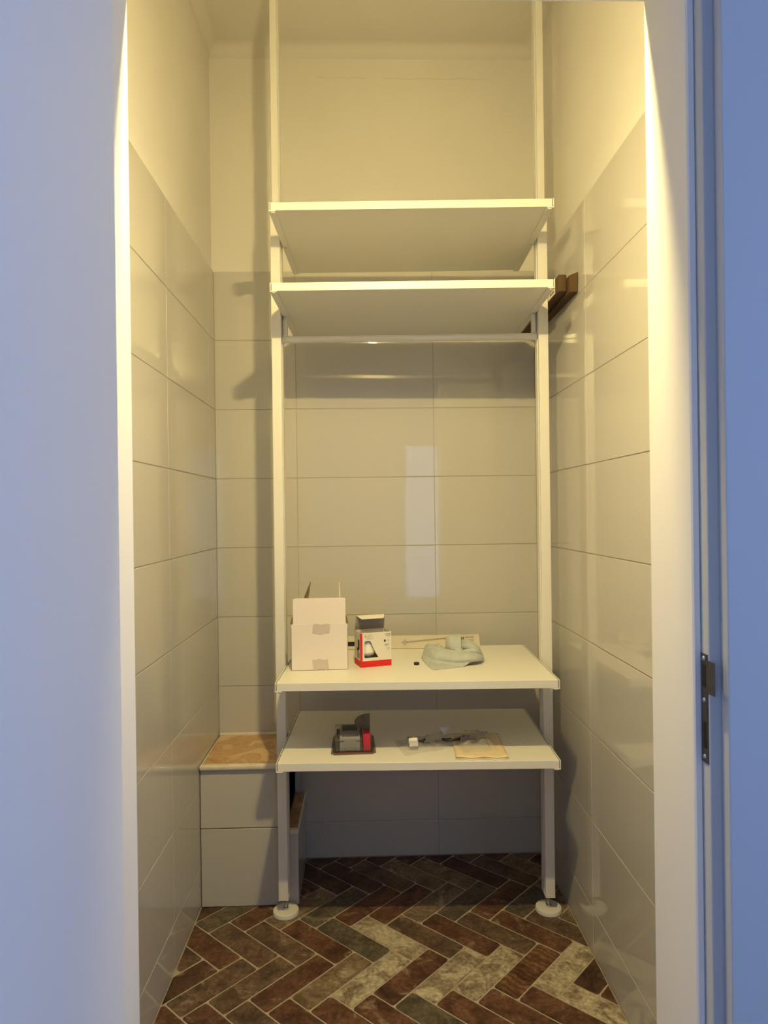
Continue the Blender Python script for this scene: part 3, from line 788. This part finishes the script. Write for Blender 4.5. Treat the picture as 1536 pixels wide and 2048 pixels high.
# flat print of the front: logo, short lines, marks
bm = bmesh.new(); box(bm, 0.0795, 0.0945, -0.00055, -0.0003, 0.0932, 0.0998)
lg = obj('logo', bm, 'ink', bb)
text('lettering', 'IKEA', 0.0065, 'box_cream', lg, face_M(0.0870, 0.0943, -0.0007), 'CENTER', 0.0004, 1.0)
for x, z, sz, s_ in ((0.0120, 0.0975, 0.0028, 'LED'), (0.0120, 0.0945, 0.0024, 'E27'), (0.0120, 0.0915, 0.0024, '806 lm')):
    text('lettering', s_, sz, 'ink', bb, face_M(x, z), bold=0.00004)
bm = bmesh.new()
for x, z, ww in ((0.020, 0.0980, 0.016), (0.020, 0.0938, 0.018), (0.019, 0.0892, 0.010), (0.019, 0.0860, 0.021), (0.0815, 0.0905, 0.011)):
    xx = x
    while xx < x + ww:
        l = 0.0016 + 0.0012 * ((xx * 7919) % 1); box(bm, xx, xx + l, -0.0005, -0.0003, z, z + 0.0008); xx += l + 0.0005
o = obj('small_print', bm, 'ink_soft', bb); o['kind'] = 'stuff'
text('mark', 'CE', 0.0085, 'ink', bb, face_M(0.0760, 0.0620), sx=0.85)
bm = bmesh.new()
prism(bm, [(0.0770 + 0.003 * math.cos(a), 0.0775 + 0.0042 * math.sin(a)) for a in [k * math.pi / 6 for k in range(12)]], -0.0006, -0.0003, Mf)
prism(bm, [(0.0792, 0.0762), (0.0815, 0.0775), (0.0792, 0.0788)], -0.0006, -0.0003, Mf)
obj('mark', bm, 'ink', bb)
def ringmark(cx, cz, rx, rz, n=10, wd=0.0006):
    bm = bmesh.new()
    for k in range(n):
        a, b2 = 2 * math.pi * k / n, 2 * math.pi * (k + 1) / n
        q = [(cx + rx * math.cos(a), cz + rz * math.sin(a)), (cx + rx * math.cos(b2), cz + rz * math.sin(b2)),
             (cx + (rx - wd) * math.cos(b2), cz + (rz - wd) * math.sin(b2)), (cx + (rx - wd) * math.cos(a), cz + (rz - wd) * math.sin(a))]
        prism(bm, q, -0.0006, -0.0003, Mf)
    return bm
bm = ringmark(0.0885, 0.0780, 0.003, 0.003, 4); obj('mark', bm, 'ink_soft', bb)
bm = ringmark(0.0885, 0.0655, 0.0027, 0.0034); obj('mark', bm, 'ink_soft', bb)
bm = ringmark(0.0885, 0.0530, 0.0036, 0.0040, 5); obj('mark', bm, 'ink_soft', bb)
# dark picture block on the narrow side
bm = bmesh.new(); box(bm, -0.0005, -0.0002, 0.014, 0.030, 0.052, 0.082); box(bm, -0.0005, -0.0002, 0.026, 0.040, 0.046, 0.056)
for k in range(6): box(bm, -0.0005, -0.0002, 0.014, 0.040, 0.026 + k * 0.003, 0.0268 + k * 0.003)
obj('side_print', bm, 'ink', bb)

# ------------------------------------------------------------------ black screw cap
bm = bmesh.new(); lathe(bm, [(0.0078, 0.0), (0.0085, 0.0008), (0.0085, 0.0062), (0.0076, 0.0074), (0.003, 0.0078)], 28)
tag(obj('bottle_cap', bm, 'black', smooth=True, angle=40, loc=(0.1495, 2.108, S3)), 'small round black cap lying between bulb box and crumpled cloth', 'cap')

# ------------------------------------------------------------------ long flat carton at the back of the shelf
ct = tag(empty('long_carton', (0.110, 2.3540, S3)), 'long flat grey carton with a printed rail drawing, at the back of the shelf', 'carton')
bm = bmesh.new()
prism(bm, [(-0.290, 0.0), (0.2785, 0.0), (0.2745, 0.0425), (-0.288, 0.0435)], 0.0, 0.022, Mf)
obj('carton_body', bm, 'carton_grey', ct)
obj('dark_label', B(-0.184, -0.1475, -0.0006, 0.0, 0.0125, 0.0275), 'black', ct)
obj('flap_line', B(-0.2895, 0.278, -0.0005, 0.0, 0.0002, 0.0014), 'board_cut', ct)
bm = bmesh.new()     # drawing: rail between two end fittings
def stroke(p, q, wd):
    dx, dz = q[0] - p[0], q[1] - p[1]; l = math.hypot(dx, dz); nx, nz = -dz / l * wd / 2, dx / l * wd / 2
    prism(bm, [(p[0] + nx, p[1] + nz), (p[0] - nx, p[1] - nz), (q[0] - nx, q[1] - nz), (q[0] + nx, q[1] + nz)], -0.0006, -0.0002, Mf)
A_, B_ = (0.022, 0.0225), (0.172, 0.0355)
stroke((A_[0], A_[1] + 0.0018), (B_[0], B_[1] + 0.0018), 0.0007); stroke((A_[0], A_[1] - 0.0018), (B_[0], B_[1] - 0.0018), 0.0007)
for k in range(14):
    f = k / 14; stroke((A_[0] + 0.150 * f, A_[1] + 0.013 * f - 0.0014), (A_[0] + 0.150 * f + 0.006, A_[1] + 0.013 * f + 0.0016), 0.0005)
def ell(cx, cz, rx, rz_, n=14):
    pts = [(cx + rx * math.cos(2 * math.pi * k / n), cz + rz_ * math.sin(2 * math.pi * k / n)) for k in range(n + 1)]
    for p, q in zip(pts, pts[1:]): stroke(p, q, 0.0008)
ell(0.018, 0.0222, 0.0035, 0.0095); ell(0.012, 0.0222, 0.006, 0.003); ell(0.176, 0.0362, 0.0042, 0.0075); ell(0.179, 0.0362, 0.0025, 0.006)
obj('drawing', bm, 'ink_soft', ct)
# lettering printed upside down to the viewer
text('lettering', 'ELVARLI', 0.0085, 'ink', ct, face_M(0.2560, 0.0145, -0.0006, math.pi), 'LEFT', 0.0002, 1.0)
bm = bmesh.new()
for x, z, ww, hh in ((0.226, 0.0385, 0.030, 0.0006), (0.226, 0.0345, 0.030, 0.0014), (0.222, 0.0245, 0.034, 0.0009), (0.240, 0.0275, 0.016, 0.0009), (0.2125, 0.026, 0.004, 0.011), (0.218, 0.029, 0.0045, 0.009)):
    box(bm, x, x + ww, -0.0006, -0.0002, z, z + hh)
obj('small_print', bm, 'ink_soft', ct)

# ------------------------------------------------------------------ crumpled cleaning cloth
def cr(p0, p1, p2, p3, t):
    return 0.5 * ((2 * p1) + (-p0 + p2) * t + (2 * p0 - 5 * p1 + 4 * p2 - p3) * t * t + (-p0 + 3 * p1 - 3 * p2 + p3) * t ** 3)
def spl(P, k):
    out = []; n = len(P)
    for i in range(n - 1):
        a, b2, c, d2 = P[max(0, i - 1)], P[i], P[i + 1], P[min(n - 1, i + 2)]
        for j in range(k): out.append(cr(a, b2, c, d2, j / k))
    out.append(P[-1]); return out
def sheet(bm, st, k1=5, k2=5, thick=0.0022):
    st = [[Vector(p) for p in s] for s in st]
    rows_ = [spl(s, k1) for s in st]
    cols = [spl([rows_[i][j] for i in range(len(rows_))], k2) for j in range(len(rows_[0]))]
    b2 = bmesh.new(); rr = random.Random(len(st) * 7)
    for c in cols:
        for p in c:
            p.z = max(0.0012, p.z + 0.0009 * math.sin(p.x * 210 + p.y * 90) * math.sin(p.y * 170)) ; p.x += rr.uniform(-1, 1) * 0.0002
    grid(b2, cols)
    solid(b2, thick)
    me = bpy.data.meshes.new('tmp'); b2.to_mesh(me); b2.free(); bm.from_mesh(me); bpy.data.meshes.remove(me)
bm = bmesh.new()
# front flap with its long overhanging ridge, left to right
sheet(bm, [
    [(0.1720, 2.1900, 0.0030), (0.1755, 2.2000, 0.0100), (0.1790, 2.2050, 0.0180), (0.1825, 2.2150, 0.0260), (0.1860, 2.2350, 0.0310), (0.1895, 2.2620, 0.0270), (0.1930, 2.2950, 0.0040)],
    [(0.1800, 2.1050, 0.0020), (0.1835, 2.1350, 0.0060), (0.1870, 2.1550, 0.0100), (0.1905, 2.1650, 0.0240), (0.1940, 2.1900, 0.0360), (0.1975, 2.2400, 0.0380), (0.2010, 2.2950, 0.0080)],
    [(0.1940, 2.0340, 0.0020), (0.1975, 2.0800, 0.0060), (0.2010, 2.1180, 0.0080), (0.2045, 2.1250, 0.0220), (0.2080, 2.1500, 0.0360), (0.2115, 2.2050, 0.0420), (0.2150, 2.2800, 0.0140)],
    [(0.2210, 2.0400, 0.0020), (0.2245, 2.0700, 0.0050), (0.2280, 2.1000, 0.0070), (0.2315, 2.1020, 0.0200), (0.2350, 2.1220, 0.0340), (0.2385, 2.1600, 0.0400), (0.2420, 2.2150, 0.0180)],
    [(0.2520, 2.0500, 0.0020), (0.2555, 2.0680, 0.0050), (0.2590, 2.0880, 0.0070), (0.2625, 2.0860, 0.0190), (0.2660, 2.1020, 0.0330), (0.2695, 2.1320, 0.0380), (0.2730, 2.1750, 0.0200)],
    [(0.2860, 2.0640, 0.0020), (0.2860, 2.0720, 0.0060), (0.2860, 2.0800, 0.0090), (0.2860, 2.0760, 0.0200), (0.2860, 2.0920, 0.0330), (0.2860, 2.1180, 0.0350), (0.2860, 2.1550, 0.0200)],
    [(0.3160, 2.0820, 0.0100), (0.3160, 2.0780, 0.0120), (0.3160, 2.0740, 0.0160), (0.3160, 2.0740, 0.0240), (0.3160, 2.0900, 0.0350), (0.3160, 2.1180, 0.0350), (0.3160, 2.1550, 0.0180)],
    [(0.3430, 2.0980, 0.0100), (0.3430, 2.0920, 0.0120), (0.3430, 2.0900, 0.0160), (0.3430, 2.0920, 0.0220), (0.3430, 2.1060, 0.0300), (0.3430, 2.1320, 0.0300), (0.3430, 2.1620, 0.0140)],
    [(0.3620, 2.1250, 0.0030), (0.3620, 2.1220, 0.0070), (0.3620, 2.1240, 0.0120), (0.3620, 2.1300, 0.0170), (0.3620, 2.1420, 0.0210), (0.3620, 2.1560, 0.0200), (0.3620, 2.1750, 0.0080)]], 4, 5)
# tall roll at the back with an open rim on its right
sheet(bm, [
    [(.2500, 2.185, .022), (.2470, 2.175, .044), (.2500, 2.195, .062), (.2540, 2.225, .058), (.256, 2.250, .020)],
    [(.2620, 2.158, .018), (.2590, 2.146, .044), (.2620, 2.178, .070), (.2700, 2.218, .068), (.272, 2.255, .020)],
    [(.2780, 2.144, .016), (.2770, 2.134, .042), (.2790, 2.162, .069), (.2860, 2.208, .072), (.290, 2.252, .022)],
    [(.2900, 2.138, .015), (.2915, 2.126, .038), (.2940, 2.148, .068), (.3000, 2.196, .078), (.306, 2.246, .034)]], 5, 6)
# second roll running down to the right
sheet(bm, [
    [(.2820, 2.180, .020), (.2820, 2.168, .038), (.2850, 2.180, .052), (.2920, 2.206, .056), (.296, 2.232, .030)],
    [(.3180, 2.160, .028), (.3170, 2.150, .040), (.3200, 2.166, .054), (.3260, 2.196, .058), (.330, 2.232, .034)],
    [(.3400, 2.148, .020), (.3410, 2.142, .031), (.3440, 2.156, .042), (.3490, 2.184, .044), (.352, 2.220, .024)],
    [(.3530, 2.146, .012), (.3560, 2.144, .022), (.3590, 2.156, .030), (.3610, 2.180, .030), (.360, 2.205, .012)]], 5, 6)
# lip between the rolls, lower right
sheet(bm, [
    [(.2880, 2.118, .026), (.2900, 2.112, .033), (.2940, 2.122, .040), (.2980, 2.140, .036)],
    [(.3120, 2.104, .030), (.3150, 2.100, .040), (.3190, 2.112, .047), (.3220, 2.136, .042)],
    [(.3350, 2.108, .027), (.3390, 2.106, .038), (.3420, 2.118, .044), (.3430, 2.142, .038)],
    [(.3520, 2.124, .018), (.3560, 2.124, .026), (.3580, 2.134, .030), (.3560, 2.152, .024)]], 4, 6)
# small tongue in front of the tall roll
sheet(bm, [
    [(.2700, 2.126, .024), (.2690, 2.122, .036), (.2730, 2.130, .047), (.2800, 2.142, .050)],
    [(.2830, 2.118, .022), (.2840, 2.112, .034), (.2870, 2.122, .044), (.2900, 2.140, .046)],
    [(.2940, 2.122, .022), (.2960, 2.118, .030), (.2980, 2.128, .038), (.2980, 2.146, .040)]], 4, 6)
# curled edge between the flap and the roll
sheet(bm, [
    [(.2120, 2.205, .034), (.2170, 2.190, .046), (.2230, 2.195, .050), (.2290, 2.215, .040), (.232, 2.24, .02)],
    [(.2180, 2.190, .030), (.2240, 2.176, .040), (.2310, 2.182, .044), (.2380, 2.205, .034), (.241, 2.23, .012)],
    [(.2260, 2.180, .026), (.2330, 2.166, .034), (.2420, 2.174, .037), (.2520, 2.200, .028), (.256, 2.22, .008)]], 4, 6)
for v in bm.verts: v.co = Vector((v.co.x - 0.265, v.co.y - 2.16, max(0.0, v.co.z)))
tag(obj('cleaning_cloth', bm, 'cloth', smooth=True, loc=(0.265, 2.16, S3)), 'crumpled pale blue-grey cleaning cloth in front of the long carton', 'cloth')

# ------------------------------------------------------------------ blister pack
bp_ = tag(empty('blister_pack', (-0.0450, 1.966, S4), math.radians(2)), 'clear blister pack with grey blocks and a red side, left on the lowest shelf', 'pack')
bm = bmesh.new()      # transparent tray rim, rises to the back
rim = [(-0.0660, 0.0), (0.0655, 0.0), (0.0640, 0.172), (-0.0610, 0.172)]
prism(bm, rim, 0.0, 0.0012)
bmesh.ops.bevel(bm, geom=[e for e in bm.edges if abs(e.verts[0].co.z - e.verts[1].co.z) > 0.001], offset=0.008, segments=3, affect='EDGES')
obj('rim', bm, 'clear_blister', bp_)
bm = B(-0.0575, 0.0580, 0.010, 0.165, 0.0012, 0.0024, bev=0.0005); obj('back_card', bm, 'card_back', bp_)
bm = B(-0.0595, 0.0580, 0.012, 0.150, 0.0024, 0.0130, bev=0.003, seg=2); obj('inner_tray', bm, 'clear_blister', bp_)
bm = bmesh.new()      # grey block: stepped front, domed top falling to the back
Mside = Matrix(((0, 0, 1, 0), (1, 0, 0, 0), (0, 1, 0, 0), (0, 0, 0, 1)))   # (y, z, x)
prism(bm, [(0.024, 0.0026), (0.024, 0.040), (0.033, 0.0455), (0.070, 0.052), (0.110, 0.050), (0.135, 0.038), (0.138, 0.0026)], -0.040, 0.0195, Mside)
bmesh.ops.bevel(bm, geom=list(bm.edges), offset=0.0012, segments=1, affect='EDGES')
gb = obj('grey_block', bm, 'blister_grey', bp_, smooth=True, angle=30)
obj('slot', B(-0.0400, -0.0270, 0.0228, 0.0242, 0.0310, 0.0325), 'hole_shade', gb)
obj('slot', B(0.0085, 0.0195, 0.0228, 0.0242, 0.0310, 0.0325), 'hole_shade', gb)
obj('ridge', B(-0.0265, 0.0080, 0.0222, 0.0245, 0.0060, 0.0385, bev=0.0006), 'blister_grey', gb)
obj('dark_panel', B(-0.0330, 0.0125, 0.060, 0.112, 0.0505, 0.0530, bev=0.0008), 'blister_dark', gb)
obj('side_block', B(-0.0500, -0.0402, 0.024, 0.130, 0.0026, 0.036, bev=0.002), 'blister_dark', bp_)
obj('side_block', B(0.0200, 0.0275, 0.026, 0.130, 0.0026, 0.038, bev=0.002), 'blister_dark', bp_)
obj('red_block', B(0.0280, 0.0500, 0.020, 0.070, 0.0026, 0.0520, bev=0.0022, seg=2), 'blister_red', bp_, smooth=True, angle=40)
bm = bmesh.new()
arc = [(0.0500, 0.0)] + [(0.0500, 0.042)] + [(0.0500 - 0.046 * math.sin(a), 0.0 + 0.025 + 0.0 + 0.033 * (math.cos(a)) - 0.008) for a in [math.pi * k / 14 for k in range(1, 13)]]
arc = [(0.0500, 0.0500)] + [(0.0500, 0.1000)] + [(0.0500 - 0.0460 * math.sin(a), 0.0750 + 0.0250 * math.cos(a)) for a in [math.pi * k / 16 for k in range(1, 15)]] + [(0.0300, 0.0505)]
prism(bm, arc, 0.060, 0.0625, Mf)
obj('semicircle_tab', bm, 'tab_card', bp_)
bm = bmesh.new()      # clear dome over the contents
prism(bm, [(0.019, 0.0024), (0.019, 0.044), (0.032, 0.0495), (0.070, 0.0560), (0.112, 0.0545), (0.140, 0.042), (0.143, 0.0024)], -0.0535, 0.0270, Mside)
bmesh.ops.bevel(bm, geom=list(bm.edges), offset=0.003, segments=2, affect='EDGES')
obj('clear_dome', bm, 'clear_blister', bp_, smooth=True, angle=40)
bm = bmesh.new()
rr = random.Random(3)
for k in range(8): box(bm, -0.032 + k * 0.0060, -0.0285 + k * 0.0060, 0.0290, 0.0330, 0.0432 + 0.0, 0.0462, M=None)
obj('print', bm, 'ink', gb)['kind'] = 'stuff'

# ------------------------------------------------------------------ envelope, bags, small parts on the lowest shelf
env = tag(empty('paper_envelope', (0.3170, 1.9080, S4), math.radians(-3)), 'flat brown paper sheet at the shelf edge under the crumpled plastic bag', 'paper')
for nm, dz, dy, sc in (('lower_sheet', 0.0004, 0.0, 1.0), ('upper_sheet', 0.0022, 0.004, 0.995)):
    bm = bmesh.new(); P = []
    for j in range(13):
        row = []
        for i in range(15):
            x = (-0.0745 + 0.149 * i / 14) * sc; y = dy + 0.214 * j / 12
            z = dz + 0.0016 * (1 + math.sin(i * 0.95 + 0.6)) * math.exp(-j / 4.0) * (1.25 if nm == 'upper_sheet' else 0.7)
            row.append(Vector((x, y, z)))
        P.append(row)
    grid(bm, P); solid(bm, 0.0003)
    obj(nm, bm, 'envelope_paper', env, smooth=True)

def crumple(poly_x, poly_y, hgt, seed, nx=34, ny=26, edge=0.001):
    """a film laid over the four-sided region given by corner lists, creased with ridges"""
    rr = random.Random(seed); bm = bmesh.new(); P = []
    creases = [(rr.uniform(0, math.pi), rr.uniform(0, 1), rr.uniform(0.06, 0.16), rr.uniform(0.3, 1.0)) for _ in range(13)]
    for j in range(ny + 1):
        row = []; v = j / ny
        for i in range(nx + 1):
            u = i / nx
            x = (1 - u) * (1 - v) * poly_x[0] + u * (1 - v) * poly_x[1] + u * v * poly_x[2] + (1 - u) * v * poly_x[3]
            y = (1 - u) * (1 - v) * poly_y[0] + u * (1 - v) * poly_y[1] + u * v * poly_y[2] + (1 - u) * v * poly_y[3]
            z = 0
            for a, c, wd, am in creases:
                q = (u - 0.5) * math.cos(a) + (v - 0.5) * math.sin(a) - (c - 0.5)
                z += am * max(0, 1 - abs(q) / wd)
            env_ = min(1, 5 * min(u, 1 - u)) * min(1, 5 * min(v, 1 - v))
            jag = 0.0035 * math.sin(9 * u + seed) * (1 - env_)
            row.append(Vector((x + jag, y + 0.004 * math.sin(11 * u + 2 * seed) * (1 - env_), edge + hgt * (0.15 + 0.5 * z) * env_ + rr.uniform(0, 0.0012))))
        P.append(row)
    grid(bm, P)
    return bm
bag = tag(empty('plastic_bag', (0.165, 2.03, S4)), 'clear plastic bag holding dark screws, left of the brown paper', 'bag')
o = obj('film', crumple([-0.062, 0.080, 0.088, -0.088], [-0.085, -0.022, 0.095, 0.052], 0.0165, 5), 'clear_film', bag, smooth=True)
o = obj('film', crumple([-0.060, 0.078, 0.085, -0.084], [-0.082, -0.020, 0.092, 0.050], 0.004, 8, edge=0.0004), 'clear_film', bag)
def screws(parent, c, n, seed, spread=(0.03, 0.02), zmax=0.012):
    rr = random.Random(seed)
    for k in range(n):
        bm = bmesh.new(); L_ = rr.uniform(0.016, 0.030); a = rr.uniform(-0.5, 0.5) + (math.pi if rr.random() < 0.5 else 0)
        cyl(bm, (0, 0, 0), (L_, 0, 0), 0.0021, 0.0015, 8); cyl(bm, (-0.0022, 0, 0), (0, 0, 0), 0.0042, 0.0042, 10)
        o = obj('screw', bm, 'screw_dark', parent, smooth=True, angle=40)
        o.location = (c[0] + rr.uniform(-1, 1) * spread[0], c[1] + rr.uniform(-1, 1) * spread[1], 0.0044 + rr.uniform(0, zmax)); o.rotation_euler = (0, 0, a)
screws(bag, (0.030, 0.020), 7, 2, (0.034, 0.018), 0.004)
bag2 = tag(empty('plastic_bag', (0.315, 2.02, S4 + 0.0030)), 'crumpled clear plastic bag lying on the brown paper sheet', 'bag')
obj('film', crumple([-0.050, 0.062, 0.055, -0.062], [-0.078, -0.052, 0.100, 0.092], 0.024, 21, 40, 30), 'clear_film', bag2, smooth=True)
obj('film', crumple([-0.045, 0.045, 0.045, -0.055], [-0.060, -0.045, 0.085, 0.080], 0.013, 33, 30, 24), 'clear_film', bag2, smooth=True)
screws(bag2, (-0.030, 0.040), 8, 6, (0.034, 0.020), 0.006)
# printed marks on the film
for bg, marks in ((bag, ((-0.044, 0.046, 0.0105), (-0.022, 0.050, 0.0095), (0.010, 0.058, 0.0105), (-0.020, 0.000, 0.0125), (0.004, -0.010, 0.0120), (0.018, -0.028, 0.0115))),
                  (bag2, ((0.036, 0.060, 0.0160), (0.018, -0.004, 0.0200), (-0.022, 0.066, 0.0200), (0.012, 0.080, 0.0160)))):
    rr = random.Random(int(marks[0][0] * -1e4) % 97); bm = bmesh.new()
    for x, y, z in marks:
        for k in range(3):
            xx = x + k * 0.0045; yy = y + rr.uniform(-0.002, 0.002)
            M = Matrix.Translation((xx, yy, z)) @ Matrix.Rotation(rr.uniform(-0.5, 0.5), 4, 'Z')
            box(bm, -0.0008, 0.0008, -0.0045, 0.0045, 0, 0.0002, M=M)
            box(bm, -0.0022, 0.0022, -0.0008 + 0.003, 0.0008 + 0.003, 0, 0.0002, M=M)
    obj('print', bm, 'ink', bg)['kind'] = 'stuff'
# white plastic connector block
bm = bmesh.new()
prism(bm, [(0.0, 0.0), (0.022, 0.0), (0.022, 0.009), (0.013, 0.022), (0.005, 0.024), (0.0, 0.020)], -0.0125, 0.0125, Mside)
bmesh.ops.bevel(bm, geom=list(bm.edges), offset=0.0010, segments=2, affect='EDGES')
cb = obj('plastic_clip', bm, 'white_plastic', smooth=True, angle=35, loc=(0.1300, 1.984, S4 + 0.0135), rot=(math.radians(12), math.radians(-6), math.radians(-9)))
tag(cb, 'small white plastic clip lying on the left plastic bag', 'clip')
bm = B(-0.0095, 0.0095, 0.003, 0.012, 0.0150, 0.0205, bev=0.0006)
o = obj('recess', B(-0.0090, 0.0090, -0.0006, 0.0004, 0.0120, 0.0180), 'box_cream', cb)
# milky cup
bm = bmesh.new()
n_ = 28
lathe(bm, [(0.0085, 0.0), (0.0100, 0.0008), (0.0138, 0.026), (0.0138, 0.028), (0.0126, 0.028), (0.0090, 0.0025), (0.001, 0.0022)], n_)
tag(obj('plastic_cup', bm, 'milky_plastic', smooth=True, angle=40, loc=(0.2345, 2.122, S4 + 0.0002)), 'small milky plastic cup standing behind the plastic bags', 'cup')

# ------------------------------------------------------------------ two long brown boxes wedged between post and right wall
def long_box(x0, x1, y0, y1, z0, z1, label, flap):
    r = tag(empty('long_box', ((x0 + x1) / 2, y0, z0)), label, 'box', 'long brown boxes beside the right wall')
    hw, L_, hh, t = (x1 - x0) / 2, y1 - y0, z1 - z0, 0.0018
    bm = bmesh.new()
    box(bm, -hw, -hw + t, 0, L_, 0, hh); box(bm, hw - t, hw, 0, L_, 0, hh)
    box(bm, -hw + t, hw - t, 0, L_, 0, t); box(bm, -hw + t, hw - t, 0, L_, hh - t, hh); box(bm, -hw + t, hw - t, L_ - t, L_, t, hh - t)
    obj('tube', bm, 'kraft', r)
    obj('end_flap', flap(hw, hh), 'kraft', r)
    obj('inner_flap', B(-hw + t + 0.0003, hw - t - 0.0003, 0.0035, 0.0050, t + 0.0005, hh - t - 0.0005), 'kraft_inner', r)
    return r
def flapA(hw, hh):
    bm = bmesh.new()
    P = [[Vector((-hw + 0.0010 + (2 * hw - 0.0020) * i / 6, -0.0012 - 0.0016 * math.sin(math.pi * i / 6), 0.0010 + (hh + 0.0022) * j / 6)) for i in range(7)] for j in range(7)]
    grid(bm, P); solid(bm, 0.0016); return bm
def flapB(hw, hh):
    bm = bmesh.new()
    P = [[Vector((-hw + 0.0016 + (2 * hw - 0.0024) * i / 6, -0.0010 - 0.0060 * (i / 6) * (j / 6), 0.0006 + (hh + 0.0000 + 0.0080 * (i / 6)) * j / 6)) for i in range(7)] for j in range(7)]
    grid(bm, P); solid(bm, 0.0016); return bm
la = long_box(0.5752, 0.6005, 2.005, 2.492, H + 0.6430, H + 0.6890, 'long brown cardboard box with white label, nearer the shelf post', flapA)
long_box(0.6022, 0.6272, 1.985, 2.492, H + 0.6345, H + 0.6830, 'long brown cardboard box pressed against the right tiled wall', flapB)
lab = obj('white_label', B(-0.01325, -0.01265, 0.030, 0.110, 0.004, 0.040), 'paper_white', la)
bm = bmesh.new()
for k in range(4): box(bm, -0.0137, -0.0132, 0.040 + 0.012 * k, 0.049 + 0.012 * k, 0.010, 0.016)
obj('print', bm, 'ink_soft', lab)
